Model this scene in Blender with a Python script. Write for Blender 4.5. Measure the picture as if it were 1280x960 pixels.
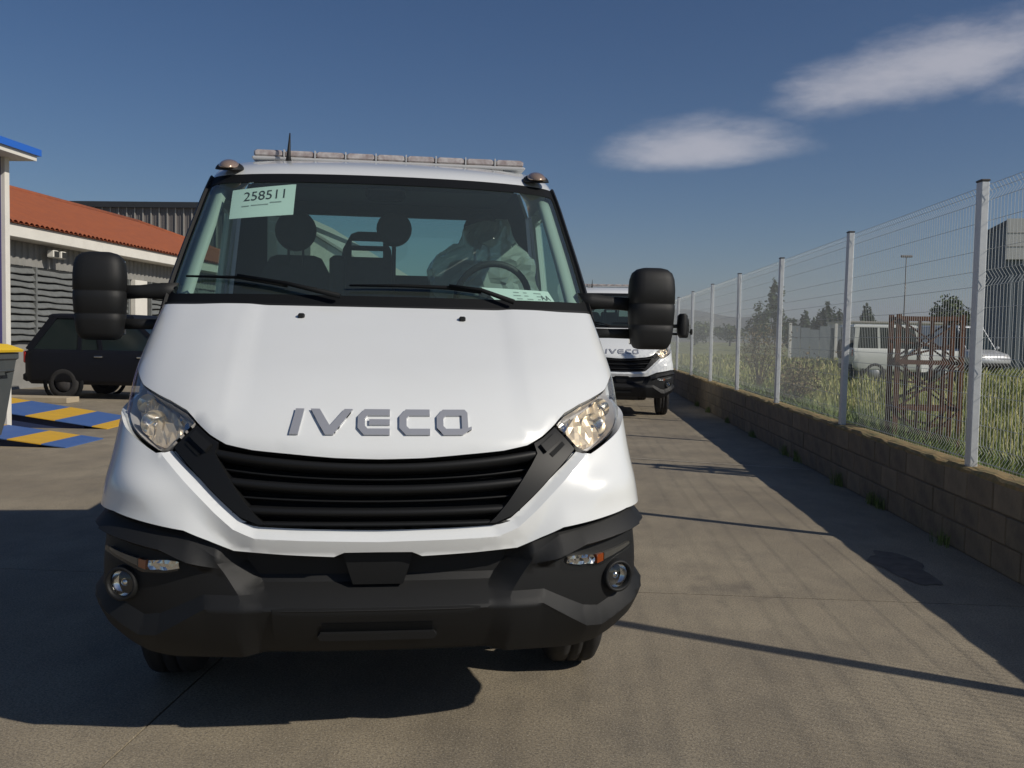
import bpy, bmesh, math, random
import numpy as np
from mathutils import Vector, Matrix
from mathutils.geometry import delaunay_2d_cdt

rnd = random.Random(7)
nrng = np.random.default_rng(11)
SC = bpy.context.scene
COL = SC.collection
for o in list(bpy.data.objects):
    bpy.data.objects.remove(o)

# ------------------------------------------------------------------ camera
CAM_H = 1.47
cam_data = bpy.data.cameras.new('camera')
cam = bpy.data.objects.new('camera', cam_data)
COL.objects.link(cam)
cam_data.sensor_width = 36.0
cam_data.lens = 1150.0 / 1280.0 * 36.0
cam_data.clip_start = 0.05
cam_data.clip_end = 20000
_y, _p, _r = math.radians(3.83), math.radians(3.0), math.radians(1.09)
_fw = Vector((-math.sin(_y) * math.cos(_p), math.cos(_y) * math.cos(_p), -math.sin(_p)))
_rt0 = Vector((math.cos(_y), math.sin(_y), 0))
_up0 = _rt0.cross(_fw)
_rt = math.cos(_r) * _rt0 + math.sin(_r) * _up0
_up = math.cos(_r) * _up0 - math.sin(_r) * _rt0
_m = Matrix((_rt, _up, -_fw)).transposed().to_4x4()
_m.translation = (0, 0, CAM_H)
cam.matrix_world = _m
SC.camera = cam

# ------------------------------------------------------------------ sun, sky, exposure
SUN_DIR = Vector((1.32, -0.585, 1.0)).normalized()       # towards the sun
SUN_EL = math.asin(SUN_DIR.z)
SUN_AZ = math.atan2(SUN_DIR.x, SUN_DIR.y)
sd = bpy.data.lights.new('sun', 'SUN')
sd.energy = 3.8
sd.angle = math.radians(0.8)
sd.color = (1.0, 0.93, 0.82)
sun = bpy.data.objects.new('sun', sd)
COL.objects.link(sun)
sun.rotation_euler = SUN_DIR.to_track_quat('Z', 'Y').to_euler()
sun.location = (20, -10, 30)

world = bpy.data.worlds.new('World')
SC.world = world
world.use_nodes = True
wn, wl = world.node_tree.nodes, world.node_tree.links
wn.clear()


def wmath(op, a, b=None, c=None, clamp=False):
    n = wn.new('ShaderNodeMath')
    n.operation = op
    n.use_clamp = clamp
    for i, v in enumerate((a, b, c)):
        if v is None:
            continue
        if isinstance(v, (int, float)):
            n.inputs[i].default_value = v
        else:
            wl.new(v, n.inputs[i])
    return n.outputs[0]


def wdot(sock, vec):
    n = wn.new('ShaderNodeVectorMath')
    n.operation = 'DOT_PRODUCT'
    wl.new(sock, n.inputs[0])
    n.inputs[1].default_value = vec
    return n.outputs['Value']


sky = wn.new('ShaderNodeTexSky')
sky.sky_type = 'NISHITA'
sky.sun_disc = False
sky.sun_elevation = SUN_EL
sky.sun_rotation = SUN_AZ
sky.altitude = 700
sky.air_density = 1.0
sky.dust_density = 0.6
sky.ozone_density = 3.0
SKY_STRENGTH = 0.054
bg = wn.new('ShaderNodeBackground')
bg.inputs['Strength'].default_value = SKY_STRENGTH
out = wn.new('ShaderNodeOutputWorld')
tc = wn.new('ShaderNodeTexCoord')
dirv = tc.outputs['Generated']
nz = wn.new('ShaderNodeTexNoise')
nz.inputs['Scale'].default_value = 9.0
nz.inputs['Detail'].default_value = 7.0
nz.inputs['Roughness'].default_value = 0.66
mp = wn.new('ShaderNodeMapping')
mp.inputs['Scale'].default_value = (1, 1, 3.0)
wl.new(dirv, mp.inputs['Vector'])
wl.new(mp.outputs[0], nz.inputs['Vector'])
nfac = wmath('SUBTRACT', nz.outputs['Fac'], 0.5)


def lens_cloud(d, ra, rb_up, rb_dn, tilt):
    """soft lens shaped cloud round direction d; radii in radians"""
    d = Vector(d).normalized()
    r = d.cross(Vector((0, 0, 1))).normalized()
    u = r.cross(d).normalized()
    c, s = math.cos(tilt), math.sin(tilt)
    r2, u2 = c * r + s * u, c * u - s * r
    a = wmath('DIVIDE', wdot(dirv, r2), ra)
    bu = wmath('MAXIMUM', wmath('DIVIDE', wdot(dirv, u2), rb_up), 0.0)
    bd = wmath('MAXIMUM', wmath('DIVIDE', wdot(dirv, u2), -rb_dn), 0.0)
    b = wmath('ADD', bu, bd)
    rr = wmath('ADD', wmath('POWER', wmath('ABSOLUTE', a), 1.7), wmath('POWER', b, 1.7))
    front = wmath('GREATER_THAN', wdot(dirv, d), 0.0)
    v = wmath('SUBTRACT', 1.0, rr)
    v = wmath('ADD', v, wmath('MULTIPLY', nfac, 1.5))
    n = wn.new('ShaderNodeMapRange')
    n.interpolation_type = 'SMOOTHSTEP'
    n.inputs['From Min'].default_value = 0.0
    n.inputs['From Max'].default_value = 1.15
    wl.new(v, n.inputs['Value'])
    return wmath('MULTIPLY', n.outputs[0], front)


def pixdir(px, py):
    return (_fw + _rt * ((px - 640) / 1150.0) + _up * ((480 - py) / 1150.0)).normalized()


c1 = lens_cloud(pixdir(872, 192), 0.120, 0.050, 0.021, math.radians(3))
c2 = lens_cloud(pixdir(1172, 82), 0.178, 0.046, 0.036, math.radians(9))
c3 = lens_cloud(pixdir(1470, 60), 0.16, 0.05, 0.03, math.radians(8))
c4 = lens_cloud(pixdir(-420, 120), 0.18, 0.05, 0.03, math.radians(4))
cm = wmath('MAXIMUM', wmath('MAXIMUM', c1, c2), wmath('MAXIMUM', c3, c4))
cm = wmath('MULTIPLY', cm, 0.60)
mix = wn.new('ShaderNodeMix')
mix.data_type = 'RGBA'
wl.new(cm, mix.inputs['Factor'])
hs = wn.new('ShaderNodeHueSaturation')
hs.inputs['Hue'].default_value = 0.506
hs.inputs['Saturation'].default_value = 1.2
hs.inputs['Value'].default_value = 1.0
wl.new(sky.outputs[0], hs.inputs['Color'])
wl.new(hs.outputs[0], mix.inputs['A'])
mix.inputs['B'].default_value = (11.8, 11.4, 12.0, 1)
wl.new(mix.outputs['Result'], bg.inputs['Color'])
wl.new(bg.outputs[0], out.inputs['Surface'])

SC.view_settings.view_transform = 'Standard'
SC.view_settings.look = 'None'
SC.view_settings.exposure = 0.0
SC.view_settings.gamma = 1.0
SC.view_settings.use_curve_mapping = False
SC.render.engine = 'CYCLES'
SC.render.resolution_x, SC.render.resolution_y = 1024, 768
SC.cycles.max_bounces = 10
SC.cycles.transparent_max_bounces = 24

# ------------------------------------------------------------------ materials


def mat(name, color, rough=0.6, metal=0.0, coat=0.0, spec=0.5, noise=None, bump=None, flat=None):
    """noise=(scale, amount, other colour); bump=(scale, strength)"""
    m = bpy.data.materials.new(name)
    m.use_nodes = True
    nt = m.node_tree
    b = nt.nodes['Principled BSDF']
    b.inputs['Base Color'].default_value = (*color, 1)
    b.inputs['Roughness'].default_value = rough
    b.inputs['Metallic'].default_value = metal
    b.inputs['Coat Weight'].default_value = coat
    b.inputs['Coat Roughness'].default_value = 0.06
    b.inputs['Specular IOR Level'].default_value = spec
    tcn = nt.nodes.new('ShaderNodeTexCoord')
    if noise:
        n = nt.nodes.new('ShaderNodeTexNoise')
        n.inputs['Scale'].default_value = noise[0]
        n.inputs['Detail'].default_value = 6
        n.inputs['Roughness'].default_value = 0.65
        nt.links.new(tcn.outputs['Object'], n.inputs['Vector'])
        rmp = nt.nodes.new('ShaderNodeMapRange')
        rmp.inputs['From Min'].default_value = 0.35
        rmp.inputs['From Max'].default_value = 0.65
        rmp.inputs['To Max'].default_value = noise[1]
        nt.links.new(n.outputs['Fac'], rmp.inputs['Value'])
        mx = nt.nodes.new('ShaderNodeMix')
        mx.data_type = 'RGBA'
        mx.inputs['A'].default_value = (*color, 1)
        mx.inputs['B'].default_value = (*noise[2], 1)
        nt.links.new(rmp.outputs[0], mx.inputs['Factor'])
        nt.links.new(mx.outputs['Result'], b.inputs['Base Color'])
    if bump:
        n = nt.nodes.new('ShaderNodeTexNoise')
        n.inputs['Scale'].default_value = bump[0]
        n.inputs['Detail'].default_value = 5
        nt.links.new(tcn.outputs['Object'], n.inputs['Vector'])
        bp = nt.nodes.new('ShaderNodeBump')
        bp.inputs['Strength'].default_value = bump[1]
        bp.inputs['Distance'].default_value = 0.01
        nt.links.new(n.outputs['Fac'], bp.inputs['Height'])
        nt.links.new(bp.outputs[0], b.inputs['Normal'])
    return m


def glass_mat(name, tint, refl=1.0, rough=0.0, haze=0.0, hazecol=(.5, .55, .52)):
    m = bpy.data.materials.new(name)
    m.use_nodes = True
    nt = m.node_tree
    nt.nodes.clear()
    o = nt.nodes.new('ShaderNodeOutputMaterial')
    t = nt.nodes.new('ShaderNodeBsdfTransparent')
    t.inputs[0].default_value = (*tint, 1)
    g = nt.nodes.new('ShaderNodeBsdfGlossy')
    g.inputs['Roughness'].default_value = rough
    g.inputs['Color'].default_value = (refl, refl, refl, 1)
    f = nt.nodes.new('ShaderNodeLayerWeight')          # Schlick, the same from both sides of the pane
    f.inputs['Blend'].default_value = .5
    pw = nt.nodes.new('ShaderNodeMath')
    pw.operation = 'POWER'
    pw.inputs[1].default_value = 5
    nt.links.new(f.outputs['Facing'], pw.inputs[0])
    ma = nt.nodes.new('ShaderNodeMath')
    ma.operation = 'MULTIPLY_ADD'
    ma.inputs[1].default_value = .93
    ma.inputs[2].default_value = .075
    nt.links.new(pw.outputs[0], ma.inputs[0])
    mx = nt.nodes.new('ShaderNodeMixShader')
    nt.links.new(ma.outputs[0], mx.inputs[0])
    last = t.outputs[0]
    if haze > 0:
        d = nt.nodes.new('ShaderNodeBsdfDiffuse')
        d.inputs[0].default_value = (*hazecol, 1)
        m2 = nt.nodes.new('ShaderNodeMixShader')
        m2.inputs[0].default_value = haze
        nt.links.new(t.outputs[0], m2.inputs[1])
        nt.links.new(d.outputs[0], m2.inputs[2])
        last = m2.outputs[0]
    nt.links.new(last, mx.inputs[1])
    nt.links.new(g.outputs[0], mx.inputs[2])
    nt.links.new(mx.outputs[0], o.inputs[0])
    return m


M = {}
M['white_paint'] = mat('white_paint', (.765, .785, .785), .3, coat=1.0, noise=(3.5, .22, (.70, .71, .69)), bump=(700, .02))
M['black_plastic'] = mat('black_plastic', (.009, .0095, .010), .58, spec=.35, noise=(300, .4, (.014, .0145, .015)), bump=(900, .12))
M['grille_black'] = mat('grille_black', (.008, .0085, .009), .5, spec=.3)
M['deep_black'] = mat('deep_black', (.005, .006, .007), .7, spec=.2)
M['rubber'] = mat('rubber', (.018, .018, .019), .8, noise=(8, .5, (.04, .037, .033)))
M['steel_rim'] = mat('steel_rim', (.35, .36, .37), .45, .7)
M['chassis'] = mat('chassis', (.05, .05, .055), .6, noise=(6, .6, (.09, .08, .07)))
M['deck_steel'] = mat('deck_steel', (.25, .26, .27), .5, .6)
M['logo_grey'] = mat('logo_grey', (.42, .43, .46), .28, .35, coat=.5)
M['chrome'] = mat('chrome', (.86, .84, .80), .13, 1.0)
M['warm_reflector'] = mat('warm_reflector', (.92, .77, .56), .36, .6)
M['lamp_housing'] = mat('lamp_housing', (.58, .56, .54), .4, .35)
M['orange_lens'] = mat('orange_lens', (.30, .065, .015), .2, coat=.8)
M['amber_lens'] = mat('amber_lens', (.40, .29, .22), .25, .45, coat=1.0)
M['bar_lens'] = mat('bar_lens', (.27, .21, .195), .2, coat=1.0, noise=(25, .8, (.55, .52, .50)))
M['strip_dark'] = mat('strip_dark', (.10, .095, .085), .35, .2)
M['bar_base'] = mat('bar_base', (.50, .50, .50), .4, .2)
M['windscreen_glass'] = glass_mat('windscreen_glass', (.72, .88, .82), .9, 0.0, haze=.05, hazecol=(.42, .52, .49))
M['side_glass'] = glass_mat('side_glass', (.55, .72, .66), .9)
M['lamp_glass'] = glass_mat('lamp_glass', (.97, .98, .98), 1.0)
M['interior'] = mat('interior', (.030, .031, .034), .7, bump=(400, .1))
M['dash_plastic'] = mat('dash_plastic', (.022, .023, .025), .6)
M['seat_fabric'] = mat('seat_fabric', (.030, .031, .036), .9, noise=(60, .5, (.045, .046, .05)))
M['trim_light'] = mat('trim_light', (.42, .44, .42), .7)
M['paper'] = mat('paper', (.80, .82, .80), .8)
M['ink'] = mat('ink', (.03, .03, .035), .7)
M['ink_light'] = mat('ink_light', (.35, .36, .36), .7)
M['plastic_film'] = glass_mat('plastic_film', (.82, .84, .82), 1.0, .12, haze=.45, hazecol=(.72, .74, .72))
M['mirror_glass'] = mat('mirror_glass', (.8, .8, .8), .02, 1.0)

# ------------------------------------------------------------------ object helpers


def props(o, label=None, cat=None, group=None, kind=None):
    if label:
        o['label'] = label
    if cat:
        o['category'] = cat
    if group:
        o['group'] = group
    if kind:
        o['kind'] = kind
    return o


def empty(name, loc=(0, 0, 0), rz=0.0, **k):
    o = bpy.data.objects.new(name, None)
    COL.objects.link(o)
    o.location = loc
    o.rotation_euler = (0, 0, rz)
    o.empty_display_size = 0.2
    return props(o, **k)


def obj(name, me, material, parent=None, **k):
    o = bpy.data.objects.new(name, me)
    COL.objects.link(o)
    if parent is not None:
        o.parent = parent
    if material is not None:
        ms = material if isinstance(material, (list, tuple)) else [material]
        if len(me.materials) == 0:
            for q in ms:
                me.materials.append(M[q] if isinstance(q, str) else q)
    return props(o, **k)


def mesh_from(name, verts, faces, smooth=False):
    me = bpy.data.meshes.new(name)
    me.from_pydata([tuple(v) for v in verts], [], [tuple(f) for f in faces])
    me.update()
    if smooth:
        me.polygons.foreach_set('use_smooth', [True] * len(me.polygons))
    return me


class MB:
    """collects simple shapes into one mesh"""

    def __init__(self):
        self.v, self.f, self.mi, self.sm = [], [], [], []

    def add(self, verts, faces, mi=0, smooth=False):
        b = len(self.v)
        self.v += [tuple(p) for p in verts]
        for f in faces:
            self.f.append(tuple(b + i for i in f))
            self.mi.append(mi)
            self.sm.append(smooth)
        return self

    def box(self, x0, x1, y0, y1, z0, z1, mi=0, bev=0.0):
        if bev <= 0:
            v = [(x, y, z) for z in (z0, z1) for y in (y0, y1) for x in (x0, x1)]
            return self.add(v, [(0, 2, 3, 1), (4, 5, 7, 6), (0, 1, 5, 4), (2, 6, 7, 3), (0, 4, 6, 2), (1, 3, 7, 5)], mi)
        b = bev
        rings = []
        for z, i in ((z0, b), (z0 + b, 0), (z1 - b, 0), (z1, b)):
            c = b
            rings.append([(x0 + i, y0 + i + c, z), (x0 + i + c, y0 + i, z), (x1 - i - c, y0 + i, z), (x1 - i, y0 + i + c, z),
                          (x1 - i, y1 - i - c, z), (x1 - i - c, y1 - i, z), (x0 + i + c, y1 - i, z), (x0 + i, y1 - i - c, z)])
        return self.loft(rings, True, True, mi)

    def loft(self, rings, closed=True, caps=True, mi=0, smooth=False):
        n = len(rings[0])
        v = [p for r in rings for p in r]
        f = []
        for i in range(len(rings) - 1):
            for j in range(n if closed else n - 1):
                k = (j + 1) % n
                f.append((i * n + j, i * n + k, (i + 1) * n + k, (i + 1) * n + j))
        if caps and closed:
            f.append(tuple(range(n - 1, -1, -1)))
            f.append(tuple((len(rings) - 1) * n + j for j in range(n)))
        return self.add(v, f, mi, smooth)

    def tube(self, pts, r, n=6, mi=0, smooth=True, caps=True):
        pts = [Vector(p) for p in pts]
        rs = r if isinstance(r, (list, tuple)) else [r] * len(pts)
        rings = []
        for i, p in enumerate(pts):
            t = (pts[min(i + 1, len(pts) - 1)] - pts[max(i - 1, 0)]).normalized()
            a = t.orthogonal().normalized() if abs(t.z) > .95 else t.cross(Vector((0, 0, 1))).normalized()
            b = t.cross(a)
            rings.append([p + (a * math.cos(2 * math.pi * k / n) + b * math.sin(2 * math.pi * k / n)) * rs[i] for k in range(n)])
        return self.loft(rings, True, caps, mi, smooth)

    def bar(self, p, q, w, h, up=(0, 0, 1), mi=0):
        p, q, up = Vector(p), Vector(q), Vector(up)
        t = (q - p).normalized()
        s = t.cross(up)
        if s.length < 1e-4:
            s = t.orthogonal()
        s.normalize()
        u = s.cross(t)
        rings = [[c + s * (a * w / 2) + u * (b * h / 2) for a, b in ((-1, -1), (1, -1), (1, 1), (-1, 1))] for c in (p, q)]
        return self.loft(rings, True, True, mi)

    def lathe(self, prof, c, axis='x', n=28, mi=0, smooth=True):
        """prof: list of (axial, radius)"""
        rings = []
        for a, r in prof:
            ring = []
            for k in range(n):
                t = 2 * math.pi * k / n
                u, w = r * math.cos(t), r * math.sin(t)
                if axis == 'x':
                    ring.append((c[0] + a, c[1] + u, c[2] + w))
                elif axis == 'y':
                    ring.append((c[0] + w, c[1] + a, c[2] + u))
                else:
                    ring.append((c[0] + u, c[1] + w, c[2] + a))
            rings.append(ring)
        return self.loft(rings, True, False, mi, smooth)

    def prism(self, poly, h0, h1, plane='xz', mi=0):
        """2-d polygon extruded along the missing axis from h0 to h1"""
        def P(a, b, h):
            return {'xz': (a, h, b), 'yz': (h, a, b), 'xy': (a, b, h)}[plane]
        return self.loft([[P(a, b, h) for a, b in poly] for h in (h0, h1)], True, True, mi)

    def mesh(self, name):
        me = bpy.data.meshes.new(name)
        me.from_pydata(self.v, [], self.f)
        me.polygons.foreach_set('material_index', self.mi)
        me.polygons.foreach_set('use_smooth', self.sm)
        bm = bmesh.new()
        bm.from_mesh(me)
        bmesh.ops.recalc_face_normals(bm, faces=bm.faces)
        bm.to_mesh(me)
        bm.free()
        me.update()
        return me

    def build(self, name, material, parent=None, **k):
        return obj(name, self.mesh(name), material, parent, **k)


def copy_tree(o, parent=None):
    c = o.copy()
    COL.objects.link(c)
    c.parent = parent
    for ch in list(o.children):
        d = copy_tree(ch, c)
    return c


def text_mesh(s, size, extrude=0.0):
    cu = bpy.data.curves.new('lettering', 'FONT')
    cu.body = s
    cu.size = size
    cu.extrude = extrude
    cu.align_x = 'CENTER'
    cu.align_y = 'CENTER'
    t = bpy.data.objects.new('lettering', cu)
    COL.objects.link(t)
    bpy.context.view_layer.update()
    dg = bpy.context.evaluated_depsgraph_get()
    me = bpy.data.meshes.new_from_object(t.evaluated_get(dg))
    bpy.data.objects.remove(t)
    bpy.data.curves.remove(cu)
    return me


# 2-d helpers
def resample(poly, step, closed=True):
    out = []
    n = len(poly)
    for i in range(n if closed else n - 1):
        a, b = poly[i], poly[(i + 1) % n]
        k = max(1, int(math.ceil(math.hypot(b[0] - a[0], b[1] - a[1]) / step)))
        out += [(a[0] + (b[0] - a[0]) * j / k, a[1] + (b[1] - a[1]) * j / k) for j in range(k)]
    if not closed:
        out.append(poly[-1])
    return out


def inside(px, py, poly):
    r = np.zeros(len(px), bool)
    n = len(poly)
    for i in range(n):
        x0, y0 = poly[i]
        x1, y1 = poly[(i + 1) % n]
        if y0 == y1:
            continue
        c = ((y0 > py) != (y1 > py)) & (px < (x1 - x0) * (py - y0) / (y1 - y0) + x0)
        r ^= c
    return r


def dist_poly(px, py, poly, closed=True):
    d = np.full(len(px), 1e9)
    n = len(poly)
    for i in range(n if closed else n - 1):
        x0, y0 = poly[i]
        x1, y1 = poly[(i + 1) % n]
        L = (x1 - x0) ** 2 + (y1 - y0) ** 2 + 1e-12
        t = np.clip(((px - x0) * (x1 - x0) + (py - y0) * (y1 - y0)) / L, 0, 1)
        d = np.minimum(d, np.hypot(px - x0 - t * (x1 - x0), py - y0 - t * (y1 - y0)))
    return d


def fill2d(outline, grid, step, holes=(), lines=()):
    loops = [resample(outline, step)] + [resample(h, step) for h in holes]
    xs = [p[0] for p in loops[0]]
    ys = [p[1] for p in loops[0]]
    gx, gy = np.meshgrid(np.arange(min(xs), max(xs), grid), np.arange(min(ys), max(ys), grid))
    gx, gy = gx.ravel(), gy.ravel()
    ok = inside(gx, gy, loops[0]) & (dist_poly(gx, gy, loops[0]) > grid * .4)
    for h in loops[1:]:
        ok &= ~inside(gx, gy, h) & (dist_poly(gx, gy, h) > grid * .4)
    pts, edges = [], []
    for lp in loops:
        b = len(pts)
        pts += lp
        edges += [(b + i, b + (i + 1) % len(lp)) for i in range(len(lp))]
    for ln in lines:
        lx, ly = np.array([p[0] for p in ln]), np.array([p[1] for p in ln])
        ok &= dist_poly(gx, gy, ln, False) > grid * .35
        b = len(pts)
        pts += ln
        edges += [(b + i, b + i + 1) for i in range(len(ln) - 1)]
    pts += list(zip(gx[ok].tolist(), gy[ok].tolist()))
    vo, eo, fo, *_ = delaunay_2d_cdt([Vector(p) for p in pts], edges, [], 0, 1e-6)
    tri = [tuple(f) for f in fo]
    V = np.array([(v.x, v.y) for v in vo])
    cen = np.array([V[list(t)].mean(0) for t in tri])
    keep = inside(cen[:, 0], cen[:, 1], loops[0])
    for h in loops[1:]:
        keep &= ~inside(cen[:, 0], cen[:, 1], h)
    return V, [t for t, k in zip(tri, keep) if k]


def interp(x, pts):
    if x <= pts[0][0]:
        return pts[0][1]
    for (a, b), (c, d) in zip(pts, pts[1:]):
        if x <= c:
            return b + (d - b) * (x - a) / (c - a)
    return pts[-1][1]


def sstep(a, b, x):
    t = min(max((x - a) / (b - a), 0), 1)
    return t * t * (3 - 2 * t)

# ================================================================== truck
# local frame: x across, y backwards from the nose, z up
LOW = [(.22, .14, .88, .42, 2.6), (.30, .08, .93, .42, 2.6), (.45, .02, .975, .42, 2.6), (.60, 0, .993, .42, 2.6),
       (.75, .0, .987, .42, 2.6), (.88, .02, .968, .42, 2.6), (1.0, .05, .95, .43, 2.6), (1.1, .10, .943, .44, 2.6),
       (1.2, .19, .948, .44, 2.5), (1.3, .33, .953, .40, 2.5), (1.4, .51, .948, .34, 2.6), (1.5, .70, .94, .28, 2.7),
       (1.6, .89, .93, .22, 2.8)]
CAB = [(1.45, .74, .965, .36, 2.2), (1.6, .88, .96, .36, 2.2), (1.8, 1.07, .94, .36, 2.2), (2.0, 1.27, .915, .36, 2.2),
       (2.2, 1.50, .89, .34, 2.2), (2.30, 1.66, .87, .32, 2.2), (2.36, 1.85, .83, .3, 2.2)]


def sec(tab, z):
    n = len(tab)
    z = min(max(z, tab[0][0]), tab[-1][0])
    for i in range(n - 1):
        if z <= tab[i + 1][0]:
            break
    h = tab[i + 1][0] - tab[i][0]
    t = (z - tab[i][0]) / h
    t2, t3 = t * t, t * t * t
    r = []
    for k in range(1, 5):
        p0, p1 = tab[i][k], tab[i + 1][k]
        m0 = (tab[i + 1][k] - tab[i - 1][k]) / (tab[i + 1][0] - tab[i - 1][0]) if i > 0 else (p1 - p0) / h
        m1 = (tab[i + 2][k] - tab[i][k]) / (tab[i + 2][0] - tab[i][0]) if i < n - 2 else (p1 - p0) / h
        r.append((2 * t3 - 3 * t2 + 1) * p0 + (t3 - 2 * t2 + t) * h * m0 + (-2 * t3 + 3 * t2) * p1 + (t3 - t2) * h * m1)
    return r


def surf(tab, s, z):
    y0, w, A, n = sec(tab, z)
    a = abs(s)
    th = min(a, 1) * math.pi / 2
    x = w * math.sin(th) ** (2 / n)
    y = y0 + A * (1 - max(math.cos(th), 0) ** (2 / n))
    if a > 1:
        y = y0 + A + (a - 1) * 1.2
    return Vector((math.copysign(x, s), y, z))


def sv(tab, x, z):
    y0, w, A, n = sec(tab, z)
    return math.copysign(math.asin(min(abs(x) / w, 1) ** (n / 2)) / (math.pi / 2), x)


def snorm(tab, s, z):
    e = 2e-3
    a = surf(tab, s + e, z) - surf(tab, s - e, z)
    b = surf(tab, s, z + e) - surf(tab, s, z - e)
    n = a.cross(b)
    n.normalize()
    return n


SK = 1.1      # metres per unit of s, for meshing


def spos(tab, s, z, off=0.0, D=None):
    p = surf(tab, s, z)
    if D:
        off = off + D(abs(p.x), z)
    return p + snorm(tab, s, z) * off if off else p


def panel(name, tab, outline, material, parent, off=0.0, D=None, grid=.035, step=.02, lip=.02, holes=(), flat=False, jitter=0.0, seed=1, label=None, creases=()):
    """outline: list of (s, z) on the surface 'tab'; a skin with its edge turned in by lip"""
    V, T = fill2d([(s * SK, z) for s, z in outline], grid, step, [[(s * SK, z) for s, z in h] for h in holes], [[(s * SK, z) for s, z in c] for c in creases])
    r = random.Random(seed)
    P, N = [], []
    for a, z in V:
        s = a / SK
        o = off + (r.uniform(-jitter, jitter) if jitter else 0)
        P.append(spos(tab, s, z, o, D))
        if not flat:
            e = 3e-3
            da = spos(tab, s + e, z, off, D) - spos(tab, s - e, z, off, D)
            dz = spos(tab, s, z + e, off, D) - spos(tab, s, z - e, off, D)
            n = da.cross(dz)
            n.normalize()
        else:
            n = snorm(tab, s, z)
        N.append(n)
    cnt = {}
    F = []
    for t in T:
        fn = (P[t[1]] - P[t[0]]).cross(P[t[2]] - P[t[0]])
        if fn.dot(N[t[0]]) < 0:
            t = (t[0], t[2], t[1])
        F.append(t)
        for i in range(3):
            e = (t[i], t[(i + 1) % 3])
            cnt[tuple(sorted(e))] = None if tuple(sorted(e)) in cnt else e
    nf = len(F)
    if lip:
        back = {}
        for e in [e for e in cnt.values() if e]:
            for i in e:
                if i not in back:
                    back[i] = len(P)
                    P.append(P[i] - N[i] * lip)
            F.append((e[1], e[0], back[e[0]], back[e[1]]))
    me = mesh_from(name, P, F, not flat)
    if not flat:
        ln = []
        oncr = np.zeros(len(V), bool)
        for c in creases:
            oncr |= dist_poly(V[:, 0], V[:, 1], [(s * SK, z) for s, z in c], False) < 2e-4
        for pi, pl in enumerate(me.polygons):
            if pi < nf and creases:
                tv = [V[i] for i in F[pi]]
                cx, cz = (tv[0] + tv[1] + tv[2]) / 3
            for li in pl.loop_indices:
                vi = me.loops[li].vertex_index
                if pi >= nf:
                    ln.append(pl.normal.copy())
                elif not creases or not oncr[vi]:
                    ln.append(N[vi])
                else:
                    a, z = V[vi]
                    a, z = a + (cx - a) * .33, z + (cz - z) * .33
                    s_, e = a / SK, 1.2e-3
                    n = (spos(tab, s_ + e, z, off, D) - spos(tab, s_ - e, z, off, D)).cross(spos(tab, s_, z + e, off, D) - spos(tab, s_, z - e, off, D))
                    n.normalize()
                    ln.append(n)
        me.normals_split_custom_set(ln)
    return obj(name, me, material, parent, label=label)


def mir(half):
    """close a right-half outline (from centre line to centre line) into a full one"""
    return half + [(-s, z) for s, z in reversed(half) if abs(s) > 1e-6]


def XZ(tab, pts):
    return [(sv(tab, x, z), z) for x, z in pts]


root = empty('recovery_truck', (0, 0, 0))
TRUCK = root

# ---- front skin outlines (x, z of the right half)
HOOD_BOT = [(0, 1.046), (.15, 1.05), (.30, 1.062), (.43, 1.073), (.52, 1.09), (.58, 1.12), (.63, 1.156)]
LAMP_UP = [(.67, 1.187), (.74, 1.217), (.815, 1.243), (.87, 1.264), (.91, 1.30)]
LAMP_LO = [(.915, 1.155), (.88, 1.122), (.82, 1.086), (.755, 1.054), (.732, 1.058), (.704, 1.076)]
GRILLE_LO = [(.706, 1.068), (.603, .973), (.515, .892), (.457, .845), (.40, .822), (.25, .816), (0, .811)]
WHITE_LO = [(0, .737), (.113, .736), (.147, .721), (.315, .729), (.478, .741), (.56, .775), (.636, .805), (.80, .829), (.885, .845)]

hood = [(0, HOOD_BOT[0][1])] + XZ(LOW, HOOD_BOT[1:] + LAMP_UP) + [(.90, 1.335), (.965, 1.372), (.985, 1.40), (.985, 1.54), (.93, 1.572), (.8, 1.576), (.5, 1.577), (0, 1.578)]


def D_hood(x, z):
    # two soft longitudinal shoulders and a turned-down front edge
    d = .006 * sstep(.47, .56, x) * (1 - sstep(.62, .80, x)) * sstep(1.12, 1.22, z)
    zb = interp(x, HOOD_BOT)
    if x < .64:
        d -= .012 * (1 - min(max((z - zb) / .03, 0), 1)) ** 2
    return d


panel('bonnet', LOW, mir(hood), 'white_paint', root, D=D_hood, lip=.03)

lamp = XZ(LOW, HOOD_BOT[-1:] + LAMP_UP) + [(.90, 1.335), (.965, 1.372), (1.03, 1.385), (1.06, 1.36), (1.07, 1.22), (.93, 1.18)] + XZ(LOW, LAMP_LO)


def shrink(poly, k):
    """move an outline inward by k metres (mesh space)"""
    n = len(poly)
    area = sum(poly[i][0] * poly[(i + 1) % n][1] - poly[(i + 1) % n][0] * poly[i][1] for i in range(n))
    sg = 1 if area > 0 else -1
    r = []
    for i in range(n):
        a, b, c = (Vector((poly[j % n][0] * SK, poly[j % n][1])) for j in (i - 1, i, i + 1))
        n1 = Vector((-(b - a).y, (b - a).x)).normalized() * sg
        n2 = Vector((-(c - b).y, (c - b).x)).normalized() * sg
        m = n1 + n2
        m = m.normalized() if m.length > 1e-6 else n1
        q = b + m * (k / max(m.dot(n1), .5))
        r.append((q.x / SK, q.y))
    return r


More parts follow.
